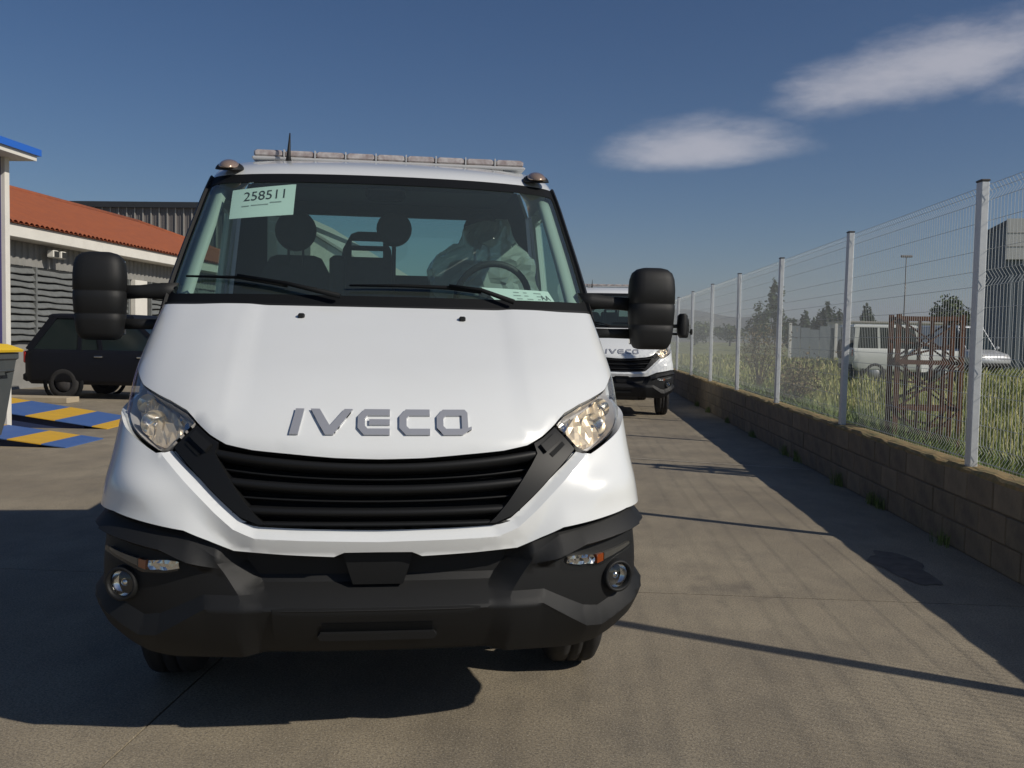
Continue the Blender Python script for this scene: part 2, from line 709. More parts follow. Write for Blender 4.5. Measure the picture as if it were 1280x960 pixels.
for sg in (1, -1):
    O = [(s * sg, z) for s, z in shrink(lamp, .004)]
    hl = panel('headlight', LOW, O, 'lamp_glass', root, grid=.03, lip=.008)
    panel('lamp_bowl', LOW, [(s * sg, z) for s, z in shrink(lamp, .006)], 'lamp_housing', hl, off=-.058, grid=.02, lip=-.048)
    # faceted reflectors
    core = [(sv(LOW, x, z), z) for x, z in ((.69, 1.15), (.735, 1.195), (.80, 1.222), (.86, 1.245), (.90, 1.255), (.912, 1.20), (.90, 1.16), (.86, 1.125), (.80, 1.09), (.74, 1.075), (.71, 1.10))]
    panel('reflector', LOW, [(s * sg, z) for s, z in core], 'warm_reflector', hl, off=-.045, grid=.022, step=.022, lip=.02, flat=True, jitter=.006, seed=5)
    for (cx, cz, rr) in ((.81, 1.155, .048), (.865, 1.215, .036)):
        q = spos(LOW, sv(LOW, cx, cz), cz, -.030)
        n = snorm(LOW, sv(LOW, cx, cz), cz)
        mb = MB()
        b = MB()
        pr = [(0, rr), (-.012, rr * .92), (-.03, rr * .62), (-.042, rr * .25), (-.030, rr * .22), (-.014, rr * .14), (-.012, .001)]
        b.lathe(pr, (0, 0, 0), 'z', 18)
        mtx = Matrix.Translation(q) @ (Vector((0, -.9, .15)) + n * .3).to_track_quat('Z', 'Y').to_matrix().to_4x4()
        me = b.mesh('reflector_dish')
        me.transform(mtx)
        if sg < 0:
            me.transform(Matrix.Scale(-1, 4, (1, 0, 0)))
            me.flip_normals()
        obj('reflector_dish', me, 'chrome', hl)
    # indicator strip in the inner corner
    inner = [(sv(LOW, x, z), z) for x, z in ((.645, 1.15), (.685, 1.185), (.725, 1.20), (.715, 1.11), (.70, 1.09))]
    panel('indicator', LOW, [(s * sg, z) for s, z in inner], 'chrome', hl, off=-.055, grid=.016, flat=True, jitter=.004, seed=8)

# ---- body-coloured bumper
bump = [(0, .811)] + XZ(LOW, GRILLE_LO[-2::-1] + [(.73, 1.052), (.758, 1.047), (.824, 1.079), (.884, 1.114), (.918, 1.147)]) + \
    [(.935, 1.172), (1.075, 1.21), (1.14, 1.21), (1.15, .865), (1.0, .853)] + XZ(LOW, [(.94, .848)] + WHITE_LO[:0:-1]) + [(0, WHITE_LO[0][1])]
LIPLINE = [(x, z) for x, z in GRILLE_LO]


def D_bump(x, z):
    d = float(dist_poly(np.array([x]), np.array([z]), LIPLINE, False)[0])
    v = -.026 * max(0, 1 - d / .038)
    v -= .42 * min(max(0, d - .038), .05) * (1 - sstep(.45, .65, x))
    # flank facet running from lamp to centre, then the swollen cheek
    d2 = d - .038
    v += .016 * sstep(.02, .15, d2) * sstep(.42, .66, x)
    v += .014 * math.exp(-((x - .80) / .13) ** 2 - ((z - .93) / .06) ** 2)
    return v




def offset_line(line, d):
    """polyline moved sideways (downwards / outwards) by d"""
    r = []
    for i in range(len(line)):
        a, c = line[max(i - 1, 0)], line[min(i + 1, len(line) - 1)]
        t = Vector((c[0] - a[0], c[1] - a[1])).normalized()
        nn = Vector((t.y, -t.x))
        if nn.y > 0:
            nn = -nn
        r.append((line[i][0] + nn.x * d, line[i][1] + nn.y * d))
    return r


def both(lines):
    r = []
    for l in lines:
        q = [(sv(LOW, x, z), z) for x, z in resample(l, .02, False) if x < .94]
        r += [q, [(-s, z) for s, z in q]]
    return r


GL = resample(GRILLE_LO, .03, False)
panel('front_bumper', LOW, mir(bump), 'white_paint', root, D=D_bump, grid=.018, step=.018, lip=.03, creases=both([offset_line(GL, .038)]))

# ---- black lower bumper
FU = [(.45, .66), (.54, .72), (.627, .777), (.946, .843)]
FL = [(.45, .64), (.53, .68), (.621, .705), (.709, .741), (.936, .778)]
U2 = [(.43, .588), (.577, .589), (.733, .512), (.792, .502), (.927, .563), (1.0, .60)]
L2 = [(.343, .551), (.564, .551), (.731, .45), (.791, .444), (.95, .52), (1.0, .56)]


def D_low(x, z):
    zt = interp(x, WHITE_LO)
    # centre: deep intake above a ledge
    c = interp(z, [(.352, -.05), (.545, .012), (.556, .006), (.615, -.085), (.64, -.10), (zt - .012, -.10), (zt, -.07)])
    fu, fl, u2, l2 = interp(x, FU), interp(x, FL), interp(x, U2), interp(x, L2)
    pts = [(.30, -.035), (l2 - .012, .016), (l2, .020), (u2, -.016), (max(fl - .02, u2 + .01), -.020), (max(fl, u2 + .02), -.020 + .046 * sstep(.50, .63, x)), (max(fu, u2 + .03), -.010), (max(zt, u2 + .04), -.030)]
    p = interp(z, pts)
    xo = interp(z, [(.574, .452), (.696, .531)])
    xi = interp(z, [(.602, .386), (.693, .452)])
    t = min(max((x - xi) / (xo - xi), 0), 1)
    return c * (1 - t) + p * t


low = [(0, WHITE_LO[0][1] - .004)] + XZ(LOW, [(x, z - .004) for x, z in WHITE_LO[1:]] + [(.94, .844)]) + \
    [(1.0, .849), (1.15, .861), (1.155, .55), (1.0, .50), (.90, .455)] + XZ(LOW, [(.90, .43), (.845, .385), (.78, .35), (.70, .336), (.357, .352)]) + [(0, .352)]
panel('lower_bumper', LOW, mir(low), 'black_plastic', root, D=D_low, grid=.018, step=.014, lip=.04, creases=both([
    FU[1:], FL[1:], [(x, z - .02) for x, z in FL[2:]], U2[:-1], L2[1:-1], [(x, z - .012) for x, z in L2[1:-1]],
    [(.452, .574), (.531, .696)], [(.386, .602), (.452, .693)], [(0, .556), (.37, .556)], [(0, .545), (.37, .545)], [(0, .615), (.39, .615)], [(0, .64), (.41, .64)]]))

# radar cover, plate carrier, tow slot
panel('radar_cover', LOW, mir([(0, .615), (sv(LOW, .085, .615), .615), (sv(LOW, .118, .725), .725), (0, .728)]), 'grille_black', root, off=-.052, grid=.03, lip=.05)
cp = panel('plate_carrier', LOW, mir([(0, .372)] + XZ(LOW, [(.345, .372), (.345, .552), (.30, .556)]) + [(0, .556)]), 'black_plastic', root, off=.016, D=lambda x, z: -.004 * max(0, (z - .54) / .016) - .062 * (.545 - min(z, .545)) / .193, grid=.03, lip=.03)
panel('plate_bracket', LOW, mir([(0, .435)] + XZ(LOW, [(.19, .435), (.20, .45), (.19, .462)]) + [(0, .462)]), 'black_plastic', cp, off=.004, grid=.03, lip=.02)
panel('slot', LOW, mir([(0, .462)] + XZ(LOW, [(.185, .462), (.185, .498)]) + [(0, .498)]), 'deep_black', cp, off=.0065, D=lambda x, z: -.062 * (.545 - z) / .193 + .012, grid=.03, lip=.0)

# ---- daytime strip and fog lamps
for sg in (1, -1):
    strip = [(sv(LOW, x, z), z) for x, z in ((.655, .672), (.655, .70), (.70, .706), (.776, .699), (.85, .712), (.925, .728), (.93, .712), (.86, .688), (.777, .658), (.70, .662))]
    dr = panel('daylight_strip', LOW, [(s * sg, z) for s, z in strip], 'lamp_glass', root, off=.004, grid=.02, lip=.02)
    st = [(sv(LOW, x, z), z) for x, z in ((.66, .675), (.66, .698), (.70, .702), (.77, .695), (.77, .665), (.70, .667))]
    panel('reflector', LOW, [(s * sg, z) for s, z in st], 'chrome', dr, off=-.012, grid=.012, step=.012, flat=True, jitter=.004)
    st = [(sv(LOW, x, z), z) for x, z in ((.775, .665), (.775, .696), (.80, .70), (.80, .672))]
    panel('indicator', LOW, [(s * sg, z) for s, z in st], 'orange_lens', dr, off=-.004, grid=.012)
    st = [(sv(LOW, x, z), z) for x, z in ((.805, .675), (.805, .70), (.85, .708), (.92, .722), (.922, .712), (.86, .692))]
    panel('marker_strip', LOW, [(s * sg, z) for s, z in st], 'strip_dark', dr, off=-.006, grid=.012)
    cx, cz = .862, .607
    q = spos(LOW, sv(LOW, cx, cz), cz, -.005)
    mtx = Matrix.Translation(Vector((q.x * sg, q.y, q.z))) @ Vector((.35 * sg, -1, .0)).to_track_quat('Z', 'Y').to_matrix().to_4x4()

    def lamp_piece(name, prof, material, parent):
        b = MB()
        b.lathe(prof, (0, 0, 0), 'z', 24)
        me = b.mesh(name)
        me.transform(mtx)
        return obj(name, me, material, parent)
    fg = lamp_piece('fog_lamp', [(-.02, .060), (.014, .058), (.018, .052), (.012, .046), (-.02, .046)], 'black_plastic', root)
    lamp_piece('reflector', [(-.004, .045), (-.02, .036), (-.03, .018), (-.018, .016), (-.006, .010), (-.004, .001)], 'chrome', fg)
    lamp_piece('lens', [(.004, .045), (.010, .030), (.012, .001)], 'lamp_glass', fg)

# ---- grille
gr_out = [(0, 1.040)] + XZ(LOW, [(x, z - .006) for x, z in HOOD_BOT[1:]] + [(.70, 1.074), (.706, 1.062)] + [(x, z + .006) for x, z in GRILLE_LO[1:-1]]) + [(0, .817)]
grille = panel('grille', LOW, mir(gr_out), 'deep_black', root, off=-.10, grid=.05, lip=-.09)


def bar_ends(z):
    return interp(z, [(.81, .39), (.85, .43), (.93, .49), (1.0, .535), (1.05, .55)])


def gbar(name, zc, h, dep, curve, offt, xs=None, material='grille_black'):
    """one louvre: a rounded section swept across the nose"""
    xe = xs or bar_ends(zc) + .045
    rows = []
    prof = [(-.5, -.02), (-.5, .55), (-.25, .92), (.15, 1.0), (.42, .72), (.5, .2), (.5, -.02)]
    N_ = 33
    for i in range(N_):
        x = -xe + 2 * xe * i / (N_ - 1)
        zz = zc + curve * (x / .5) ** 2
        k = 1
        ring = []
        for a, d in prof:
            z = zz + a * h * k
            ring.append(spos(LOW, sv(LOW, x, z), z, offt - dep + d * dep))
        rows.append(ring)
    return MB().loft(rows, True, True, 0, True).build(name, material, grille)


gbar('grille_bar', 1.022, .040, .055, .034, -.014)
gbar('grille_bar', .945, .040, .055, .024, -.018)
gbar('grille_bar', .868, .036, .055, .010, -.018)
gbar('grille_bar', .828, .024, .045, .004, -.020)
gbar('grille_slat', .983, .012, .035, .029, -.045)
gbar('grille_slat', .906, .012, .035, .016, -.045)
# side wings with a raised insert
for sg in (1, -1):
    wing = [(x, z) for x, z in ((.545, 1.095), (.58, 1.112), (.63, 1.148), (.70, 1.071), (.603, .981), (.515, .90), (.457, .853), (.40, .83), (.375, .829), (.40, .85), (.445, .90), (.485, .955), (.53, 1.02), (.555, 1.06))]
    panel('grille_wing', LOW, [(sv(LOW, x, z) * sg, z) for x, z in wing], 'grille_black', grille, off=-.010, grid=.03, lip=.07)
    slot = [(.565, 1.085), (.625, 1.125), (.645, 1.105), (.585, 1.06)]
    panel('wing_insert', LOW, [(sv(LOW, x, z) * sg, z) for x, z in slot], 'black_plastic', grille, off=.004, grid=.03, lip=.02)
    sl2 = [(.60, 1.058), (.652, 1.098), (.662, 1.086), (.612, 1.046)]
    panel('wing_slot', LOW, [(sv(LOW, x, z) * sg, z) for x, z in sl2], 'deep_black', grille, off=-.0075, grid=.03, lip=.0)

# ---- raised letters on the nose
Z0, Z1 = 1.118, 1.198


def chamf(x0, x1, z0, z1, c):
    return [(x0 + c, z0), (x1 - c, z0), (x1, z0 + c), (x1, z1 - c), (x1 - c, z1), (x0 + c, z1), (x0, z1 - c), (x0, z0 + c)]


t_ = .0215
LET = {
    'I': [(-.306, Z0), (-.277, Z0), (-.262, Z1), (-.291, Z1)],
    'V': [(-.240, Z1), (-.209, Z1), (-.171, 1.146), (-.124, Z1), (-.095, Z1), (-.158, Z0), (-.186, Z0)],
    'E': [(-.055, Z0), (.033, Z0), (.033, Z0 + .019), (-.043, Z0 + .019), (-.052, Z0 + .028), (-.052, Z1 - .028), (-.043, Z1 - .019), (.033, Z1 - .019), (.033, Z1), (-.055, Z1), (-.077, Z1 - .022), (-.077, Z0 + .022)],
    'Ebar': [(-.038, 1.1495), (.033, 1.1495), (.033, 1.1665), (-.038, 1.1665)],
    'C': [(.088, Z0), (.172, Z0), (.172, Z0 + .019), (.100, Z0 + .019), (.091, Z0 + .028), (.091, Z1 - .028), (.100, Z1 - .019), (.172, Z1 - .019), (.172, Z1), (.088, Z1), (.066, Z1 - .022), (.066, Z0 + .022)],
    # O drawn as a closed band with its little tail
    'O': [(.218, Z0), (.286, Z0), (.318, Z0 + .018), (.318, Z0 + .026), (.306, Z0 + .022), (.306, Z1 - .010), (.296, Z1), (.218, Z1), (.196, Z1 - .022), (.196, Z0 + .022)],
}
OH = [(.228, Z0 + .019), (.284, Z0 + .019), (.284, Z1 - .019), (.228, Z1 - .019), (.219, Z1 - .028), (.219, Z0 + .028)]
for k, poly in LET.items():
    panel('logo_letter', LOW, [(sv(LOW, x, z), z) for x, z in poly], 'logo_grey', root, off=.008, grid=.03, step=.01, lip=.010,
          holes=[[(sv(LOW, x, z), z) for x, z in OH]] if k == 'O' else ())

# washer nozzles on the bonnet
for x in (-.328, .328):
    p = spos(LOW, sv(LOW, x, 1.53), 1.53, .0)
    MB().box(p.x - .013, p.x + .013, p.y - .014, p.y + .016, p.z - .006, p.z + .016, bev=.005).build('washer_nozzle', 'black_plastic', root)

# ---- windscreen, pillars, roof
GS = .855
ws_out = mir([(0, 1.555), (.5, 1.555), (GS, 1.565), (GS, 2.225), (.6, 2.235), (0, 2.238)])
ws = panel('windscreen', CAB, ws_out, 'windscreen_glass', root, grid=.06, step=.04, lip=0)
MB_ = MB()


def band(outer, inner, off, name, material, parent, tab=CAB):
    """closed band between two loops of equal length"""
    v = [spos(tab, s, z, off) for s, z in outer] + [spos(tab, s, z, off) for s, z in inner]
    n = len(outer)
    return obj(name, mesh_from(name, v, [(i, (i + 1) % n, n + (i + 1) % n, n + i) for i in range(n)], True), material, parent)


def rrect(s0, s1, z0, z1, r, n=120):
    """rounded rectangle loop sampled evenly by side fractions"""
    pts = []
    for i in range(n):
        t = 4 * i / n
        k, f = int(t), t - int(t)
        a = [(s0, z0), (s1, z0), (s1, z1), (s0, z1)][k]
        b = [(s1, z0), (s1, z1), (s0, z1), (s0, z0)][k]
        x, z = a[0] + (b[0] - a[0]) * f, a[1] + (b[1] - a[1]) * f
        # pull corners in
        dx = max(0, r - min(x - s0, s1 - x))
        dz = max(0, r - min(z - z0, z1 - z))
        if dx > 0 and dz > 0:
            L = math.hypot(dx, dz)
            if L > r:
                cx = s0 + r if x < (s0 + s1) / 2 else s1 - r
                cz = z0 + r if z < (z0 + z1) / 2 else z1 - r
                x, z = cx + (x - cx) * r / L, cz + (z - cz) * r / L
        pts.append((x, z))
    return pts


band(rrect(-GS, GS, 1.553, 2.24, .004), rrect(-GS + .035, GS - .035, 1.625, 2.19, .03), .002, 'border', 'deep_black', ws)
cowl = mir([(0, 1.535), (.93, 1.535), (.95, 1.575), (.85, 1.585), (0, 1.580)])
panel('cowl', CAB, cowl, 'black_plastic', root, off=.008, grid=.06, lip=.03)
for sg in (1, -1):
    pil = [(GS + .004, 1.56), (1.0, 1.50), (1.03, 1.55), (1.03, 2.22), (1.0, 2.245), (GS + .004, 2.245)]
    panel('windscreen_pillar', CAB, [(s * sg, z) for s, z in pil], 'black_plastic', root, off=.004, grid=.04, lip=.05,
          D=lambda x, z: .012)
    rows = []
    for i in range(13):
        z = 1.60 + .60 * i / 12
        rows.append([spos(CAB, sg * s, z, o) for s, o in ((.72, -.03), (.70, -.055), (.78, -.085), (.86, -.075), (.86, -.02))])
    MB().loft(rows, True, True, 0, True).build('pillar_trim', 'trim_light', root)

REAR = 2.72
rows = []
SS = [math.sin(math.pi / 2 * (-1 + 2 * i / 40)) for i in range(41)]
for z in (2.244, 2.262, 2.285, 2.305, 2.325, 2.342, 2.354, 2.36):
    rows.append([spos(CAB, s, z) for s in SS])
last = rows[-1]
for t in (.12, .3, .55, .8, 1.0):
    rows.append([Vector((p.x, p.y * (1 - t) + REAR * t, 2.36 + .012 * math.sin(min(t * 1.6, 1.57)) * (1 - abs(s) ** 4))) for p, s in zip(last, SS)])
rf = MB()
rf.loft(rows, False, False, 0, True)
for sg in (1, -1):
    sr = []
    for z in (2.20, 2.245, 2.28, 2.31, 2.335, 2.352, 2.36):
        y0, w, A, n = sec(CAB, z)
        sr.append([(sg * w, (y0 + A) * (1 - t) + REAR * t, z) for t in (0, .25, .5, .75, 1)])
    rf.loft(sr, False, False, 0, True)
rme = rf.mesh('roof')
bm = bmesh.new()
bm.from_mesh(rme)
bmesh.ops.remove_doubles(bm, verts=bm.verts, dist=.002)
bm.to_mesh(rme)
bm.free()
obj('roof', rme, 'white_paint', root)
# roof lining inside
MB().box(-.70, .70, 1.92, REAR - .02, 2.26, 2.29).build('roof_lining', 'interior', root)
MB().box(-.60, .60, 1.70, 1.95, 2.20, 2.25, bev=.012).build('overhead_shelf', 'interior', root)
MB().box(-.10, .10, 1.60, 1.70, 2.135, 2.20, bev=.02).build('sensor_pod', 'deep_black', root)

# ---- side skins


def wside(z):
    return interp(z, [(.3, .95), (.6, .985), (.9, .985), (1.2, .975), (1.45, .965), (1.6, .96), (1.8, .94), (2.0, .915), (2.2, .89), (2.3, .87)])


def side_panel(name, outline, sg, material, off=0.0, holes=(), parent=None, grid=.08, lip=.03):
    V, T = fill2d(outline, grid, .05, holes)

    def X(y, z):
        if z < 1.55:
            y0, w, A, n = sec(LOW, z)
            t = sstep(0, .25, y - (y0 + A))
            return w * (1 - t) + wside(z) * t
        return wside(z)
    P = [(sg * (X(y, z) + off), y, z) for y, z in V]
    cnt = {}
    for t in T:
        for i in range(3):
            e = tuple(sorted((t[i], t[(i + 1) % 3])))
            cnt[e] = cnt.get(e, 0) + 1
    F = list(T)
    bk = {}
    for e in [e for e, c in cnt.items() if c == 1]:
        for i in e:
            if i not in bk:
                bk[i] = len(P)
                P.append((P[i][0] - sg * lip, P[i][1], P[i][2]))
        F.append((e[0], e[1], bk[e[1]], bk[e[0]]))
    mb = MB()
    mb.add(P, F)
    return mb.build(name, material, parent)


def arch(cy, cz, r, a0, a1, n=14):
    return [(cy + r * math.cos(math.radians(a0 + (a1 - a0) * i / n)), cz + r * math.sin(math.radians(a0 + (a1 - a0) * i / n))) for i in range(n + 1)]


def fr(z, k):
    y0, w, A, n = sec(LOW, z)
    return y0 + A + k


for sg in (1, -1):
    fend = [(fr(.87, .185), .87)] + arch(1.03, .38, .47, 150, 62) + [(1.235, 1.50), (1.16, 1.56), (fr(1.52, .0), 1.53), (fr(1.45, 0), 1.46), (fr(1.40, .01), 1.41), (fr(1.385, .06), 1.39), (fr(1.35, .09), 1.35), (fr(1.23, .09), 1.225), (fr(1.2, .17), 1.20)]
    side_panel('fender', fend, sg, 'white_paint', parent=root)
    side_panel('arch_trim', arch(1.03, .38, .475, 160, 20, 20) + arch(1.03, .38, .425, 20, 160, 20), sg, 'black_plastic', .006, parent=root, lip=.12)
    win = [(1.32, 1.56), (2.33, 1.53), (2.33, 2.13), (1.85, 2.13), (1.62, 1.90)]
    dr = side_panel('door', [(1.255, .62), (1.50, .62), (2.42, .52), (2.42, 2.19), (1.845, 2.19), (1.63, 2.0), (1.44, 1.81), (1.26, 1.58)], sg, 'white_paint', holes=[win], parent=root)
    side_panel('door_window', win, sg, 'side_glass', -.012, parent=dr, lip=0)
    p = wside(1.28)
    MB().box(min(sg * p, sg * (p + .035)), max(sg * p, sg * (p + .035)), 2.16, 2.34, 1.26, 1.30, bev=.01).build('door_handle', 'black_plastic', dr)
    side_panel('rear_quarter', [(2.43, .52), (REAR, .52), (REAR, 2.20), (2.43, 2.19)], sg, 'white_paint', parent=root)
    side_panel('sill', [(1.40, .42), (2.45, .42), (2.42, .51), (1.50, .61), (1.30, .61)], sg, 'black_plastic', .004, parent=root, lip=.1)
rw = [(-.735, 1.83), (.735, 1.83), (.735, 2.185), (-.735, 2.185)]
V, T = fill2d([(-.97, .50), (.97, .50), (.965, 1.5), (.89, 2.2), (.83, 2.36), (-.83, 2.36), (-.89, 2.2), (-.965, 1.5)], .2, .2, [rw])
bw = MB()
bw.add([(a, REAR, b) for a, b in V], T)
bw.build('back_wall', 'white_paint', root)
lin = MB()
lin.add([(a * .97, REAR - .03, b) for a, b in V], T)
lin.build('back_lining', 'interior', root)
obj('rear_window', mesh_from('rear_window', [(a, REAR - .012, b) for a, b in rw], [(0, 1, 2, 3)]), 'side_glass', root)

# ---- cab interior
MB().box(-.9, .9, 1.30, REAR - .05, .86, .93).build('cab_floor', 'interior', root)
MB().box(-.86, .86, .62, 1.28, .45, 1.30).build('engine_bay', 'deep_black', root)
d = MB()
d.loft([[(x, y, z) for y, z in ((1.02, 1.53), (1.10, 1.585), (1.30, 1.60), (1.46, 1.585), (1.56, 1.50), (1.52, 1.30), (1.44, .95), (1.20, .95))]
        for x in (-.88, -.3, .3, .88)], True, True, 0, False)
d.box(.30, .80, 1.40, 1.56, 1.585, 1.648, bev=.02)
dash = d.build('dashboard', 'dash_plastic', root)
sw = MB()
ring = []
cw = Vector((.545, 1.60, 1.655))
ax1, ax2 = Vector((1, 0, 0)), Vector((0, -.35, .94)).normalized()
pts = [cw + (ax1 * math.cos(2 * math.pi * i / 36) + ax2 * math.sin(2 * math.pi * i / 36)) * .185 for i in range(37)]
sw.tube(pts, .017, 8)
sw.bar(cw - ax1 * .17, cw + ax1 * .17, .05, .03)
sw.bar(cw, cw - ax2 * .17, .05, .03)
sw.box(cw.x - .07, cw.x + .07, cw.y - .02, cw.y + .04, cw.z - .06, cw.z + .05, bev=.015)
sw.tube([cw, cw + Vector((0, -.25, -.12))], .035, 8)
sw.build('steering_wheel', 'dash_plastic', root)


def seat(cx, w, top, slots, hx=None, hz=2.0, hr=.10, y=2.22):
    b = MB()
    b.box(cx - w / 2, cx + w / 2, y - .48, y + .02, 1.14, 1.30, bev=.04)
    b.box(cx - w / 2 + .03, cx + w / 2 - .03, y - .40, y, .93, 1.14)
    cu = b.build('seat', 'seat_fabric', root)
    k = MB()
    prof = [(-w / 2, 1.26), (w / 2, 1.26), (w / 2, top - .22), (w / 2 - .015, top - .10), (w / 2 - .06, top - .015), (w / 2 - .10, top), (-w / 2 + .10, top), (-w / 2 + .06, top - .015), (-w / 2 + .015, top - .10), (-w / 2, top - .22)]
    holes = [[(-w / 2 + .06, z0), (w / 2 - .06, z0), (w / 2 - .06, z1), (-w / 2 + .06, z1)] for z0, z1 in slots]
    V, T = fill2d(prof, .08, .04, holes)
    n = len(V)
    P = [(cx + a, y - .03 + (b_ - 1.3) * .10, b_) for a, b_ in V] + [(cx + a, y + .07 + (b_ - 1.3) * .10, b_) for a, b_ in V]
    F = list(T) + [tuple(n + i for i in t[::-1]) for t in T]
    c_ = {}
    for t in T:
        for i in range(3):
            e = (t[i], t[(i + 1) % 3])
            q = tuple(sorted(e))
            c_[q] = None if q in c_ else e
    for e in c_.values():
        if e:
            F.append((e[0], e[1], n + e[1], n + e[0]))
    k.add(P, F)
    k.build('backrest', 'seat_fabric', cu)
    if hx is not None:
        h = MB()
        h.lathe([(-.05, .001), (-.05, hr * .6), (-.035, hr * .92), (0, hr), (.035, hr * .92), (.05, hr * .6), (.05, .001)], (hx, y + .02, hz), 'y', 24)
        h.tube([(hx - .04, y + .03, hz - .06), (hx - .04, y + .03, hz - .22)], .007, 6)
        h.tube([(hx + .04, y + .03, hz - .06), (hx + .04, y + .03, hz - .22)], .007, 6)
        h.build('headrest', 'seat_fabric', cu)
    return cu


seat(-.50, .40, 1.90, [], -.50, 2.035, .115)
seat(-.105, .30, 2.045, [(1.965, 2.0), (1.90, 1.945)], None)
MB().lathe([(-.05, .001), (-.05, .06), (-.035, .088), (0, .098), (.035, .088), (.05, .06), (.05, .001)], (.046, 2.13, 2.05), 'y', 24).tube([(.046, 2.14, 1.97), (.046, 2.18, 1.70)], .012, 6).build('headrest', 'seat_fabric', root)
seat(.55, .48, 1.90, [], .55, 2.07, .11)
MB().box(-.31, -.22, 2.16, 2.24, 1.3, 1.90, bev=.02).build('belt_bracket', 'interior', root)

# ---- wipers
for pts in (((-.845, 1.690), (-.613, 1.683), (-.402, 1.650), (-.18, 1.600)), ((-.143, 1.656), (.10, 1.660), (.278, 1.657), (.418, 1.642), (.557, 1.593))):
    w = MB()
    w.tube([spos(CAB, sv(CAB, x, z), z, .022) for x, z in pts[:-1]], [.005, .008, .010, .009][:len(pts) - 1], 6)
    w.tube([spos(CAB, sv(CAB, x, z), z, .034) for x, z in pts[-3:]], [.008, .010, .013], 6)
    w.build('wiper', 'deep_black', root)

# ---- door mirrors on two arms
for sg in (1, -1):
    mc = Vector((1.25 if sg > 0 else -1.225, 1.16, 0))
    lv = [(1.418, .060, .035), (1.425, .080, .05), (1.45, .094, .065), (1.50, .102, .072), (1.528, .104, .075), (1.532, .100, .071), (1.536, .104, .075),
          (1.60, .108, .078), (1.627, .108, .078), (1.631, .104, .074), (1.635, .108, .078), (1.70, .108, .077), (1.745, .104, .072), (1.775, .094, .060), (1.793, .072, .044), (1.80, .045, .025)]
    rings = []
    for z, hw, hd in lv:
        rings.append([(mc.x + hw * math.copysign(abs(math.cos(t)) ** .55, math.cos(t)), mc.y + hd * math.copysign(abs(math.sin(t)) ** .7, math.sin(t)), z)
                      for t in [2 * math.pi * i / 28 for i in range(28)]])
    mr = MB().loft(rings, True, True, 0, True).build('door_mirror', 'black_plastic', root)
    for z0, z1 in ((1.44, 1.52), (1.545, 1.77)):
        MB().box(mc.x - .085, mc.x + .085, mc.y + .070, mc.y + .081, z0, z1, bev=.004).build('mirror_glass', 'mirror_glass', mr)
    ar = MB()
    ar.loft([[(sg * x, 1.20 + dy, zc + dz) for dy, dz in ((-.03, -h), (.03, -h), (.035, 0), (.03, h), (-.03, h), (-.035, 0))] for x, zc, h in ((1.16, 1.628, .030), (1.06, 1.634, .028), (.97, 1.638, .036), (.90, 1.64, .036))], True, True, 0, True)
    ar.loft([[(sg * x, 1.20 + dy, zc + dz) for dy, dz in ((-.022, -h), (.022, -h), (.026, 0), (.022, h), (-.022, h), (-.026, 0))] for x, zc, h in ((1.16, 1.49, .024), (1.06, 1.49, .022), (.92, 1.49, .024))], True, True, 0, True)
    ar.build('mirror_arm', 'black_plastic', mr)
# small lamp beside the mirror on the traffic side
lm = MB()
lm.loft([[(1.405 + hw * math.cos(t), 1.16 + .03 * math.sin(t), z) for t in [2 * math.pi * i / 14 for i in range(14)]] for z, hw in ((1.48, .012), (1.49, .024), (1.535, .027), (1.58, .023), (1.59, .012))], True, True, 0, True)
lm.tube([(1.35, 1.16, 1.53), (1.40, 1.16, 1.53)], .010, 6)
lm.build('mirror_lamp', 'black_plastic', root)

# ---- roof: marker lamps, aerial, light bar
for sg in (1, -1):
    c = Vector((.775 * sg, 1.735, 2.306))
    def dome(name, rx, ry, rz, dz, material, parent):
        rows = []
        for i in range(7):
            a = math.pi / 2 * i / 6
            rows.append([(c.x + rx * math.cos(a) * math.cos(t) * (1.0), c.y + ry * math.cos(a) * math.sin(t), c.z + dz + rz * math.sin(a) + .02 * (math.sin(t) * ry * math.cos(a)) / max(ry, .01)) for t in [2 * math.pi * k / 20 for k in range(20)]])
        return MB().loft(rows, True, True, 0, True).build(name, material, parent)
    ba = dome('marker_lamp', .070, .085, .040, -.030, 'black_plastic', root)
    b2 = dome('lens', .050, .078, .036, -.020, 'amber_lens', ba)
    b2.location = (0, -.022, 0)
MB().tube([(-.515, 1.98, 2.36), (-.513, 1.97, 2.40), (-.508, 1.98, 2.52)], [.018, .011, .003], 8).build('aerial', 'black_plastic', root)
lb = MB().box(-.71, .76, 2.02, 2.22, 2.386, 2.402, bev=.005).box(-.60, -.54, 2.05, 2.19, 2.365, 2.386).box(.58, .64, 2.05, 2.19, 2.365, 2.386).build('light_bar', 'bar_base', root)
nm = 9
for i in range(nm):
    a = -.705 + i * 1.46 / nm
    MB().box(a + .004, a + 1.46 / nm - .004, 2.025, 2.215, 2.402, 2.438, bev=.009).build('bar_lens', 'bar_lens', lb)
    if i:
        MB().box(a - .0035, a + .0035, 2.022, 2.218, 2.402, 2.441).build('bar_divider', 'bar_base', lb)

